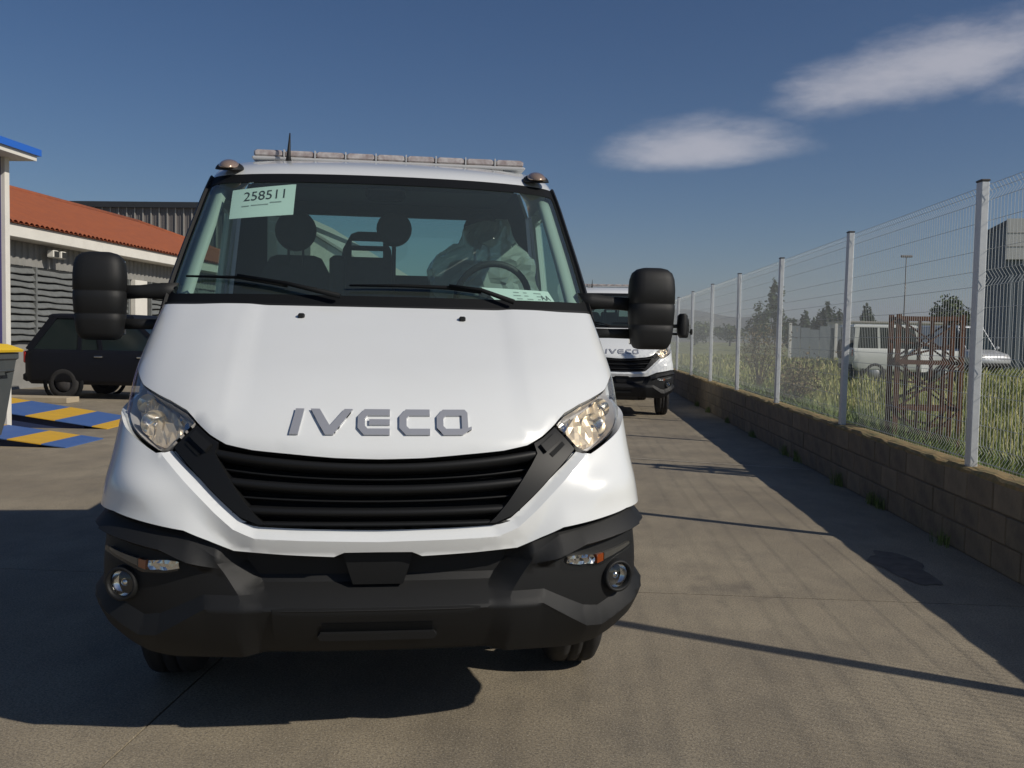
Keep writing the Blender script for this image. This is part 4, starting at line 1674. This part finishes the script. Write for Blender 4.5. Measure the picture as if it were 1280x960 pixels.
# ================================================================== tiled building on the left
M['plaster_white'] = mat('plaster_white', (.72, .70, .64), .9, noise=(2, .4, (.55, .53, .48)))
M['facade_grey'] = mat('facade_grey', (.26, .255, .24), .85, noise=(3, .6, (.20, .20, .185)))
M['louvre'] = mat('louvre', (.20, .21, .205), .55, .2, noise=(5, .7, (.13, .135, .13)))
M['dark_inside'] = mat('dark_inside', (.02, .022, .022), .9)
M['tile_red'] = mat('tile_red', (.34, .095, .035), .85, noise=(3, .8, (.25, .075, .035)))
M['tile_dark'] = mat('tile_dark', (.16, .05, .028), .9)
BX = -13.0
FY0, FY1 = 12.0, 40.0
bld = empty('tiled_building', (BX, 26, 0), 0, label='low building with red tiled hip roof, white fascia and grey shutters', cat='building')


def bput(o):
    o.location = (o.location[0] - BX, o.location[1] - 26, o.location[2])
    return o


bput(MB().box(BX - 9, BX - .02, FY0, FY1, 0, 3.46).build('wall', 'facade_grey', bld))
fa = bput(MB().box(BX - .02, BX + .55, FY0 - .5, FY1 + .5, 3.46, 3.76, bev=.01).build('fascia', 'plaster_white', bld))
# ribbed band under the fascia
for k in range(int((FY1 - FY0) / .5)):
    y = FY0 + k * .5
    poly = [(y + .01, 0), (y + .10, 0), (y + .13, .035), (y + .24, .035), (y + .27, 0), (y + .36, 0), (y + .39, .035), (y + .47, .035), (y + .49, 0)]
    b = MB()
    b.loft([[(BX + .01 + d, yy, z) for yy, d in poly] for z in (2.90, 3.455)], False, False)
    bput(b.build('cladding_panel', 'facade_grey', bld))
bays = [(13.0, 18.6), (19.0, 25.9), (27.3, 32.5), (33.2, 38.8)]
for (a, b) in bays:
    fr_ = bput(MB().box(BX - .01, BX + .02, a, b, 1.10, 2.88).build('shutter', 'dark_inside', bld))
    n = 11
    for k in range(n):
        z = 1.13 + k * 1.74 / n
        rows = []
        for i in range(25):
            y = a + .04 + (b - a - .08) * i / 24
            wv = .012 * math.sin(y * 3.1 + k * 1.7) + .008 * math.sin(y * 7.3 + k)
            rows.append([(BX + .04, y, z + .02 + wv), (BX + .11, y, z + .0 + wv), (BX + .115, y, z + .02 + wv), (BX + .05, y, z + .125 + wv), (BX + .035, y, z + .12 + wv)])
        MB().loft(rows, True, True).build('slat', 'louvre', fr_)
    for y in np.linspace(a, b, 4):
        MB().box(BX + .03, BX + .13, y - .03, y + .03, 1.08, 2.89).build('mullion', 'louvre', fr_)
bput(MB().box(BX - .01, BX + .14, 26.25, 27.0, 0, 2.895, bev=.01).build('door', 'plaster_white', bld))
# hip roof, made of barrel-tile columns
EZ, PIT = 3.77, .376
rx0, rx1, ry0, ry1 = BX - 9.4, BX + .62, FY0 - .6, FY1 + .6
ridge_x = (rx0 + rx1) / 2
hw = (rx1 - rx0) / 2
roof = MB()
step = .205
ny = int((ry1 - ry0) / step)
for k in range(ny):
    y = ry0 + (k + .5) * step
    run = min(hw, y - ry0, ry1 - y)
    if run < .1:
        continue
    nseg = max(1, int(run / .42))
    rows = []
    for j in range(nseg + 1):
        d0 = run * j / nseg
        for e, lift in ((0, .0), (1, .0)):
            pass
        x, z = rx1 - d0, EZ + d0 * PIT
        rows.append([(x, y + u * step / 2, z + .055 * (1 - u * u) + (.012 if j % 2 else 0)) for u in (-1, -.6, -.2, .2, .6, 1)])
    roof.loft(rows, False, False, 0, True)
roof.add([(rx1, ry0, EZ - .01), (rx1, ry1, EZ - .01), (ridge_x, ry1 - hw, EZ + hw * PIT), (ridge_x, ry0 + hw, EZ + hw * PIT)], [(0, 1, 2, 3)])
roof.add([(rx0, ry0, EZ), (rx0, ry1, EZ), (ridge_x, ry1 - hw, EZ + hw * PIT), (ridge_x, ry0 + hw, EZ + hw * PIT)], [(0, 1, 2, 3)])
roof.add([(rx0, ry0, EZ), (rx1, ry0, EZ), (ridge_x, ry0 + hw, EZ + hw * PIT)], [(0, 1, 2)])
roof.add([(rx0, ry1, EZ), (rx1, ry1, EZ), (ridge_x, ry1 - hw, EZ + hw * PIT)], [(0, 1, 2)])
ro = bput(roof.build('roof', 'tile_red', bld))
for (p, q) in (((rx1, ry1, EZ + .03), (ridge_x, ry1 - hw, EZ + hw * PIT + .04)), ((rx1, ry0, EZ + .03), (ridge_x, ry0 + hw, EZ + hw * PIT + .04)), ((ridge_x, ry0 + hw, EZ + hw * PIT + .04), (ridge_x, ry1 - hw, EZ + hw * PIT + .04))):
    MB().tube([p, q], .10, 8).build('ridge_tiles', 'tile_red', ro).location = (-BX, -26, 0)
    pass
for o in list(ro.children):
    o.location = (0, 0, 0)
    # the roof object itself is shifted, so its children need no further shift
# flood lamp under the eave
fl = empty('flood_lamp', (BX + .05, 21.9, 3.25), 0, label='small white twin flood lamp fixed under the white fascia', cat='lamp')
for dy in (-.20, .14):
    MB().box(.16, .34, dy - .12, dy + .12, -.10, .08, bev=.02).build('lamp_head', 'plaster_white', fl)
    MB().box(.345, .352, dy - .10, dy + .10, -.08, .06).build('lens', 'dark_inside', fl)
MB().tube([(-.06, 0, .05), (.16, 0, .05)], .025, 6).tube([(.14, -.2, .0), (.14, .16, .0)], .02, 6).build('bracket', 'chassis', fl)

# ================================================================== halls behind
M['sheet_grey'] = mat('sheet_grey', (.17, .155, .145), .6, .2, noise=(.6, .6, (.22, .20, .19)))
M['sheet_light'] = mat('sheet_light', (.42, .40, .36), .6, .1)
M['trim_dark'] = mat('trim_dark', (.03, .033, .036), .6)
hall = empty('metal_hall', (-30, 60, 0), 0, label='tall grey ribbed metal hall behind the tiled building', cat='building')
MB().box(-18, 9, .3, 30, 0, 9.6).build('wall', 'trim_dark', hall)
x = -17.5
pmesh = MB()
pmesh.loft([[(u, -d, z) for u, d in ((0, 0), (.02, .09), (.10, .09), (.12, 0), (.30, 0), (.31, .025), (.36, .025), (.37, 0), (.555, 0))] for z in (0, 9.55)], False, False)
pmesh = pmesh.mesh('cladding_panel')
pmesh.materials.append(M['sheet_grey'])
rib = MB().box(.025, .095, -.10, -.085, 0, 9.55).mesh('rib')
rib.materials.append(M['sheet_light'])
while x < 8.4:
    o = obj('cladding_panel', pmesh, None, hall)
    o.location = (x, .25, 0)
    obj('rib', rib, None, o)
    x += .56
MB().box(-18.1, 9.1, -.05, 30.1, 9.55, 9.92).build('roof_trim', 'trim_dark', hall)
wh = empty('white_hall', (-22, 72, 0), 0, label='distant white gabled hall seen through the cab of the truck', cat='building')
b = MB()
b.prism([(-14, 0), (5.5, 0), (5.5, 6.6), (-4, 12.2), (-14, 6.6)], 0, 25, 'xz')
b.build('wall', 'plaster_white', wh)
MB().prism([(-4, 12.3), (6.0, 6.4), (6.0, 6.6), (-4, 12.55), (-14.5, 6.6), (-14.5, 6.4)], -.2, 25.2, 'xz').build('roof', 'sheet_light', wh)

# ================================================================== blue-edged kiosk, bin
M['blue_paint'] = mat('blue_paint', (.02, .13, .55), .45, coat=.3)
M['navy_panel'] = mat('navy_panel', (.035, .03, .12), .6)
M['yellow_plastic'] = mat('yellow_plastic', (.72, .47, .02), .5)
M['bin_grey'] = mat('bin_grey', (.055, .065, .068), .55, noise=(6, .5, (.075, .08, .08)))
ki = empty('kiosk', (-9.2, 10.4, 0), 0, label='blue roofed kiosk with white corner post and navy wall', cat='kiosk')
MB().box(1.48, 1.58, 1.50, 1.60, 0, 3.72, bev=.006).build('corner_post', 'plaster_white', ki)
MB().box(1.48, 1.58, -1.6, -1.5, 0, 3.72, bev=.006).build('corner_post', 'plaster_white', ki)
MB().box(-1.5, 1.52, -1.55, 1.55, 0, 3.72).build('wall', 'navy_panel', ki)
MB().box(-1.9, 1.84, -2.0, 1.80, 3.72, 3.79).build('soffit', 'plaster_white', ki)
b = MB()
b.loft([[(-1.95, -2.05, 3.79), (1.88, -2.05, 3.79), (1.88, 1.85, 3.79), (-1.95, 1.85, 3.79)], [(-1.95, -2.05, 4.05), (1.88, -2.05, 3.88), (1.88, 1.85, 3.88), (-1.95, 1.85, 4.05)]])
b.build('roof', 'blue_paint', ki)

bn = empty('waste_container', (-7.10, 9.75, 0), 0, label='dark grey wheeled waste container with yellow lid', cat='bin')
b = MB()
b.loft([[(-x_, -y_, z), (x_, -y_, z), (x_, y_, z), (-x_, y_, z)] for x_, y_, z in ((.55, .36, .22), (.58, .40, .40), (.66, .48, 1.08), (.68, .50, 1.10), (.68, .50, 1.17), (.66, .48, 1.17))])
b.build('body', 'bin_grey', bn)
for x_ in (-.4, 0, .4):
    MB().box(x_ - .02, x_ + .02, -.50, -.40, .35, 1.05).build('rib', 'bin_grey', bn)
b = MB()
b.loft([[(-x_, -y_, z), (x_, -y_, z), (x_, y_, z), (-x_, y_, z)] for x_, y_, z in ((.71, .53, 1.175), (.72, .54, 1.20), (.68, .50, 1.225), (.60, .42, 1.265), (.5, .3, 1.275))])
b.build('lid', 'yellow_plastic', bn)
for x_ in (-.48, .48):
    for y_ in (-.3, .3):
        w_ = MB().lathe([(-.025, .02), (-.025, .085), (-.015, .10), (.015, .10), (.025, .085), (.025, .02)], (x_, y_, .10), 'x', 18).build('wheel', 'rubber', bn)
        MB().box(x_ - .035, x_ + .035, y_ - .03, y_ + .03, .08, .24).build('fork', 'galv', bn)
MB().tube([(.66, -.3, .95), (.74, -.3, .97), (.74, .3, .97), (.66, .3, .95)], .015, 6).build('handle', 'bin_grey', bn)

# ================================================================== striped drive-on ramps and plank
M['ramp_blue'] = mat('ramp_blue', (.05, .12, .34), .6, noise=(5, .6, (.08, .15, .34)))
M['ramp_yellow'] = mat('ramp_yellow', (.68, .40, .025), .6, noise=(5, .6, (.55, .33, .05)))
M['ramp_side'] = mat('ramp_side', (.02, .035, .10), .7)


def ramp(loc, rz, bands, width, h, label):
    """bands: list of (length, colour) from the low tip upwards along -x"""
    r = empty('wheel_ramp', loc, rz, label=label, cat='ramp', group='striped drive on ramps by the bin')
    L = sum(b for b, _ in bands)
    x = 0
    for ln, c in bands:
        z0, z1 = .012 + h * x / L, .012 + h * (x + ln) / L
        b = MB()
        b.add([(-x, 0, z0), (-x, width, z0), (-x - ln, width, z1), (-x - ln, 0, z1), (-x, 0, z0 - .012), (-x, width, z0 - .012), (-x - ln, width, z1 - .012), (-x - ln, 0, z1 - .012)],
              [(0, 1, 2, 3), (7, 6, 5, 4), (0, 3, 7, 4), (1, 5, 6, 2), (0, 4, 5, 1), (3, 2, 6, 7)])
        b.build('plate', 'ramp_yellow' if c else 'ramp_blue', r)
        x += ln
    for y in (.06, width - .1):
        b = MB()
        b.add([(-.35, y, 0), (-L, y, 0), (-L, y, h - .01), (-.35, y, h * .35 / L - .004), (-.35, y + .04, 0), (-L, y + .04, 0), (-L, y + .04, h - .01), (-.35, y + .04, h * .35 / L - .004)],
              [(0, 1, 2, 3), (7, 6, 5, 4), (0, 3, 7, 4), (3, 2, 6, 7), (0, 4, 5, 1), (1, 5, 6, 2)])
        b.build('support', 'ramp_side', r)
    return r


ramp((-6.75, 12.9, 0), math.radians(7), [(.22, 1), (.52, 0), (.42, 1), (.62, 0), (.42, 1), (.60, 0)], 1.55, .42, 'blue and yellow striped ramp raised at one end in front of the dark car')
ramp((-6.15, 10.75, 0), math.radians(3), [(.30, 0), (.42, 1), (.55, 0), (.4, 1)], 1.0, .20, 'flatter blue and yellow striped ramp lying beside the waste container')
M['plank'] = mat('plank', (.45, .38, .27), .8, noise=(3, .6, (.34, .28, .19)))
MB().box(-11.3, -9.75, 17.1, 17.55, .0, .11, bev=.008).build('timber_plank', 'plank', None, label='pale timber plank lying on the ground beside the dark car', cat='plank')

# ================================================================== vehicles


def vehicle(name, loc, rz, L, W, H, label, paint, kind='hatch', group=None):
    """front towards +x; lower body, glasshouse, roof, pillars, wheels, lamps"""
    v = empty(name, loc, rz, label=label, cat={'van': 'van'}.get(kind, 'car'), group=group)
    hx, hw = L / 2, W / 2
    if kind == 'box4x4':
        belt, sill, r, wb = H * .60, .42, .37, .59
        top = [(-hx, belt - .02), (-hx + .03, belt), (hx * .22, belt), (hx * .25, belt - .01), (hx - .10, belt - .06), (hx, belt - .12)]
        gl = [(-hx + .02, -hx + .06), (hx * .22, hx * .12)]
        taper, nose = .985, .98
    elif kind == 'van':
        belt, sill, r, wb = H * .52, .35, .32, .56
        top = [(-hx, belt), (-hx + .03, belt), (hx * .50, belt), (hx * .55, belt - .02), (hx - .16, belt - .22), (hx, belt - .36)]
        gl = [(-hx + .01, -hx + .05), (hx * .60, hx * .28)]
        taper, nose = .95, .9
    else:
        belt, sill, r, wb = H * .58, .30, .33, .58
        top = [(-hx, belt - .22), (-hx + .06, belt - .03), (-hx + .25, belt), (hx * .34, belt), (hx * .42, belt - .02), (hx - .22, belt - .16), (hx, belt - .34)]
        gl = [(-hx + .06, -hx + .55), (hx * .40, hx * .02)]
        taper, nose = .97, .82
    # lower body loft along x
    xs = sorted(set([-hx, -hx + .05, -hx + .2, hx - .5, hx - .2, hx - .05, hx] + [p[0] for p in top] + list(np.linspace(-hx, hx, 9))))
    rings = []
    for x in xs:
        zt = interp(x, top)
        e = min((x + hx) / .22, (hx - x) / .35, 1)
        w = hw * (nose + (1 - nose) * math.sqrt(max(e, 0)))
        zb = sill + (.12 * (1 - min(e * 1.5, 1)))
        rings.append([(x, -w * .95, zb), (x, -w, zb + .10), (x, -w, (zb + zt) / 2 + .05), (x, -w * .985, zt - .08), (x, -w * .93, zt - .01), (x, -w * .6, zt + .015), (x, w * .6, zt + .015),
                      (x, w * .93, zt - .01), (x, w * .985, zt - .08), (x, w, (zb + zt) / 2 + .05), (x, w, zb + .10), (x, w * .95, zb)])
    MB().loft(rings, True, True, 0, True).build('body', paint, v)
    (b0, t0), (b1, t1) = gl
    gw, tw = hw * .90, hw * (.90 if kind == 'box4x4' else .76)
    zt = H - .07
    zb = belt - .02
    # glass as four panes
    quad = {'side_window': [[(b0 + .02, s * gw, zb), (b1 - .02, s * gw, zb), (t1 - .02, s * tw, zt), (t0 + .02, s * tw, zt)] for s in (-1, 1)],
            'rear_window': [[(b0, -gw, zb), (b0, gw, zb), (t0, tw, zt), (t0, -tw, zt)]],
            'windscreen': [[(b1, -gw, zb), (b1, gw, zb), (t1, tw, zt), (t1, -tw, zt)]]}
    for nme, qs in quad.items():
        for q in qs:
            obj(nme, mesh_from(nme, q, [(0, 1, 2, 3)]), 'car_glass', v)
    rf_ = MB()
    rf_.loft([[(t0 - .04 + e, -tw + .0 + e, z), (t1 + .04 - e, -tw + e, z), (t1 + .04 - e, tw - e, z), (t0 - .04 + e, tw - e, z)] for z, e in ((zt - .03, -.03), (zt + .02, -.02), (zt + .055, .03), (zt + .07, .15))])
    rf_.build('roof', paint, v)
    for s in (-1, 1):
        for (xb, xt, wd) in ((b0 + .06, t0 + .06, .14), (b1 - .03, t1 - .02, .07), ((b0 + b1) / 2 + .1, (t0 + t1) / 2 + .1, .08)) + (((b0 * .62 + b1 * .38), (t0 * .62 + t1 * .38), .07),) * (kind != 'van'):
            MB().bar((xb, s * (gw + .006), zb - .01), (xt, s * (tw + .006), zt), wd, .03, (0, s, .2)).build('pillar', paint, v)
        if kind == 'van':
            MB().add([(b0 + .03, s * (gw + .012), zb), (b1 * .15, s * (gw + .012), zb), (t1 * .1, s * (tw + .012), zt), (t0 + .03, s * (tw + .012), zt)], [(0, 1, 2, 3)]).build('side_panel', paint, v)
        for x in (-hx * wb - .02, hx * wb + .06):
            h_ = MB().lathe([(-.10, .12), (.02, r * .60), (.07, r * .55), (.075, .05), (.08, .001)], (0, 0, 0), 'y', 20)
            me = h_.mesh('wheel')
            if s < 0:
                me.transform(Matrix.Scale(-1, 4, (0, 1, 0)))
            w_ = obj('wheel', me, 'chassis' if paint == 'navy_paint' else 'steel_rim', v)
            w_.location = (x, s * (hw - .10), r)
            tm = MB().lathe([(-.1, r * .6), (-.11, r * .8), (-.08, r * .98), (0, r), (.06, r * .98), (.10, r * .82), (.09, r * .62)], (0, 0, 0), 'y', 28).mesh('tyre')
            obj('tyre', tm, 'rubber', w_)
            MB().lathe([(0, r + .02), (.012, r + .02), (.012, r + .10), (0, r + .10), (0, r + .02)], (x, s * (hw - .008), r + .01), 'y', 28).build('arch_liner', 'deep_black', v)
        MB().box(b1 - .12, b1 - .02, s * (gw + .18) - .09, s * (gw + .18) + .09, zb + .02, zb + .15, bev=.03).build('door_mirror', 'chrome' if paint == 'navy_paint' else paint, v)
        for x in (-.55, .35):
            MB().box(x - .09, x + .09, s * hw - .015, s * hw + .015, belt - .16, belt - .125, bev=.008).build('door_handle', 'chrome', v)
        zt_ = interp(hx - .15, top)
        MB().box(hx - .30, hx - .02, s * hw * .66 - .13, s * hw * .66 + .13, zt_ - .17, zt_ - .04, bev=.03).build('headlight', 'lamp_housing', v)
        MB().box(-hx - .01, -hx + .06, s * hw * .82 - .07, s * hw * .82 + .07, belt - .30, belt - .05, bev=.02).build('tail_lamp', 'tail_red', v)
    MB().box(hx - .14, hx + .03, -hw * .86, hw * .86, sill + .02, sill + .20, bev=.04).build('front_bumper', 'black_plastic', v)
    MB().box(-hx - .03, -hx + .12, -hw * .9, hw * .9, sill + .04, sill + .22, bev=.04).build('rear_bumper', 'black_plastic', v)
    if kind == 'box4x4':
        sp = MB().lathe([(-.08, .05), (-.09, .24), (-.06, .33), (.06, .33), (.09, .24), (.09, .05)], (-hx - .12, .12, belt - .05), 'x', 24).build('spare_wheel', 'rubber', v)
    return v


M['car_glass'] = mat('car_glass', (.012, .02, .02), .1, spec=.5)
M['tail_red'] = mat('tail_red', (.35, .015, .01), .25, coat=.6)
M['navy_paint'] = mat('navy_paint', (.005, .006, .010), .5, spec=.3)
M['offwhite_paint'] = mat('offwhite_paint', (.60, .62, .58), .45, coat=.3)
M['silver_paint'] = mat('silver_paint', (.52, .54, .57), .4, .3, coat=.4)
vehicle('dark_car', (-9.15, 19.1, 0), 0, 4.4, 1.84, 1.76, 'dark navy estate car parked in the shade before the tiled building', 'navy_paint')
vehicle('offroad_car', (11.1, 32.3, .1), 0, 3.6, 1.78, 1.98, 'boxy white off road car parked in the long grass', 'offwhite_paint', 'box4x4')
vehicle('white_car', (13.4, 37.5, .1), math.radians(-115), 3.9, 1.7, 1.42, 'small white hatchback parked behind the rusty frame', 'offwhite_paint')
vehicle('panel_van', (18.4, 45.5, .1), math.radians(-70), 4.6, 1.85, 2.25, 'pale van parked near the grey ribbed hall', 'silver_paint', 'van')

# ================================================================== rusty frame just behind the fence
M['rust'] = mat('rust', (.16, .065, .03), .9, noise=(12, .9, (.085, .04, .025)), bump=(50, .5))
M['rust_dark'] = mat('rust_dark', (.07, .035, .03), .9, noise=(12, .9, (.12, .055, .03)))
fr_ = empty('rusty_frame', (3.55, 9.6, .1), math.radians(-6), label='rusty lattice steel frame standing just behind the fence', cat='metal frame')
for x in (-.30, .30):
    for y in (-.16, .16):
        MB().box(x - .022, x + .022, y - .022, y + .022, -.05, 1.66).build('upright', 'rust', fr_)
for y in (-.185, .185):
    for (z0, z1) in ((.10, .72), (.72, 1.18), (1.18, 1.62)):
        MB().bar((-.30, y, z0), (.30, y, z1), .012, .045, (0, 1, 0)).build('brace', 'rust', fr_)
        MB().bar((.30, y + .012, z0), (-.30, y + .012, z1), .012, .045, (0, 1, 0)).build('brace', 'rust_dark', fr_)
for z in (.10, .72, 1.18, 1.62):
    for y in (-.16, .16):
        MB().bar((-.28, y, z), (.28, y, z), .04, .04).build('rail', 'rust', fr_)
    for x in (-.30, .30):
        MB().bar((x, -.14, z), (x, .14, z), .03, .03).build('rail', 'rust_dark', fr_)
for k in range(7):
    z = .2 + .2 * k
    MB().bar((-.29, .14, z), (.29, .14, z + (.16 if k % 2 else -.08)), .02, .02).build('brace', 'rust_dark', fr_)
for x in (-.18, -.06, .06, .18):
    MB().box(x - .015, x + .015, -.015, .015, .10, 1.62).build('rod', 'rust_dark', fr_)

# ================================================================== far right: halls, walls, mast
M['hall_slate'] = mat('hall_slate', (.17, .20, .225), .6, .2)
M['box_white'] = mat('box_white', (.60, .60, .57), .7)
gh = empty('grey_hall', (20.7, 46.3, 0), math.radians(-12), label='slate grey ribbed hall with white box high on its corner', cat='building')
MB().box(.05, 30, .06, 5.5, 0, 7.3).build('wall', 'hall_slate', gh)
sm = MB().loft([[(u, -d, z) for u, d in ((0, 0), (.16, 0), (.19, .06), (.34, .06), (.37, 0), (.42, 0))] for z in (.2, 7.25)], False, False).mesh('cladding_panel')
sm.materials.append(M['hall_slate'])
for k in range(40):
    o = obj('cladding_panel', sm, None, gh)
    o.location = (.05 + .42 * k, .05, 0)
for k in range(12):
    o = obj('cladding_panel', sm, None, gh)
    o.location = (.04, .48 + .42 * k, 0)
    o.rotation_euler = (0, 0, -math.pi / 2)
MB().box(-.02, 30.1, -.06, 5.6, 7.25, 7.5).build('roof_trim', 'trim_dark', gh)
b = MB().box(.0, 4.0, -.22, -.02, 5.6, 7.55).build('roof_box', 'box_white', gh)
for z in (6.2, 6.85):
    MB().box(.01, 3.99, -.235, -.222, z, z + .04).build('sheet_joint', 'sheet_light', b)
wl_ = empty('white_outbuilding', (17.1, 70, 0), 0, label='long low white outbuilding across the field', cat='building')
MB().box(3.0, 10, 0, 5, 0, 2.95).build('wall', 'plaster_white', wl_)
MB().box(2.9, 10.1, -.15, 5.1, 2.95, 3.05).build('roof', 'sheet_light', wl_)
for x in (4.2, 6.5):
    MB().box(x, x + 1.0, -.02, .05, 1.1, 2.1).build('window', 'car_glass', wl_)
yd = empty('grey_palisade', (15.2, 66, 0), 0, label='grey sheet fence with pale posts across the field', cat='fence')
for k in range(8):
    MB().box(k * .66, k * .66 + .63, 0, .05, 0, 2.55 - .12 * (k % 3)).build('sheet', 'hall_slate', yd)
for x in (-.1, 3.05, 4.0, 5.3):
    MB().box(x - .10, x + .10, -.12, .0, 0, 2.75, bev=.02).build('post', 'box_white', yd)
ms = empty('lamp_mast', (20.8, 60, 0), 0, label='slender grey lamp mast rising above the field', cat='lamp mast')
MB().tube([(0, 0, 0), (0, 0, 6.9)], [.06, .035], 8).build('pole', 'sheet_grey', ms)
MB().box(-.35, .35, -.1, .1, 6.88, 7.02, bev=.03).build('lamp_head', 'sheet_grey', ms)
# ================================================================== air
hz_ = MB().box(-2600, 2600, -400, 2600, -1.5, 95).build('haze', None, None, kind='stuff', label='thin pale summer haze filling the air over the yard and field', cat='haze')
hm = bpy.data.materials.new('haze_air')
hm.use_nodes = True
hn = hm.node_tree
hn.nodes.clear()
ho = hn.nodes.new('ShaderNodeOutputMaterial')
hv = hn.nodes.new('ShaderNodeVolumePrincipled')
hv.inputs['Color'].default_value = (.74, .77, .95, 1)
hv.inputs['Density'].default_value = .00035
hv.inputs['Anisotropy'].default_value = .2
hn.links.new(hv.outputs[0], ho.inputs['Volume'])
hz_.data.materials.append(hm)
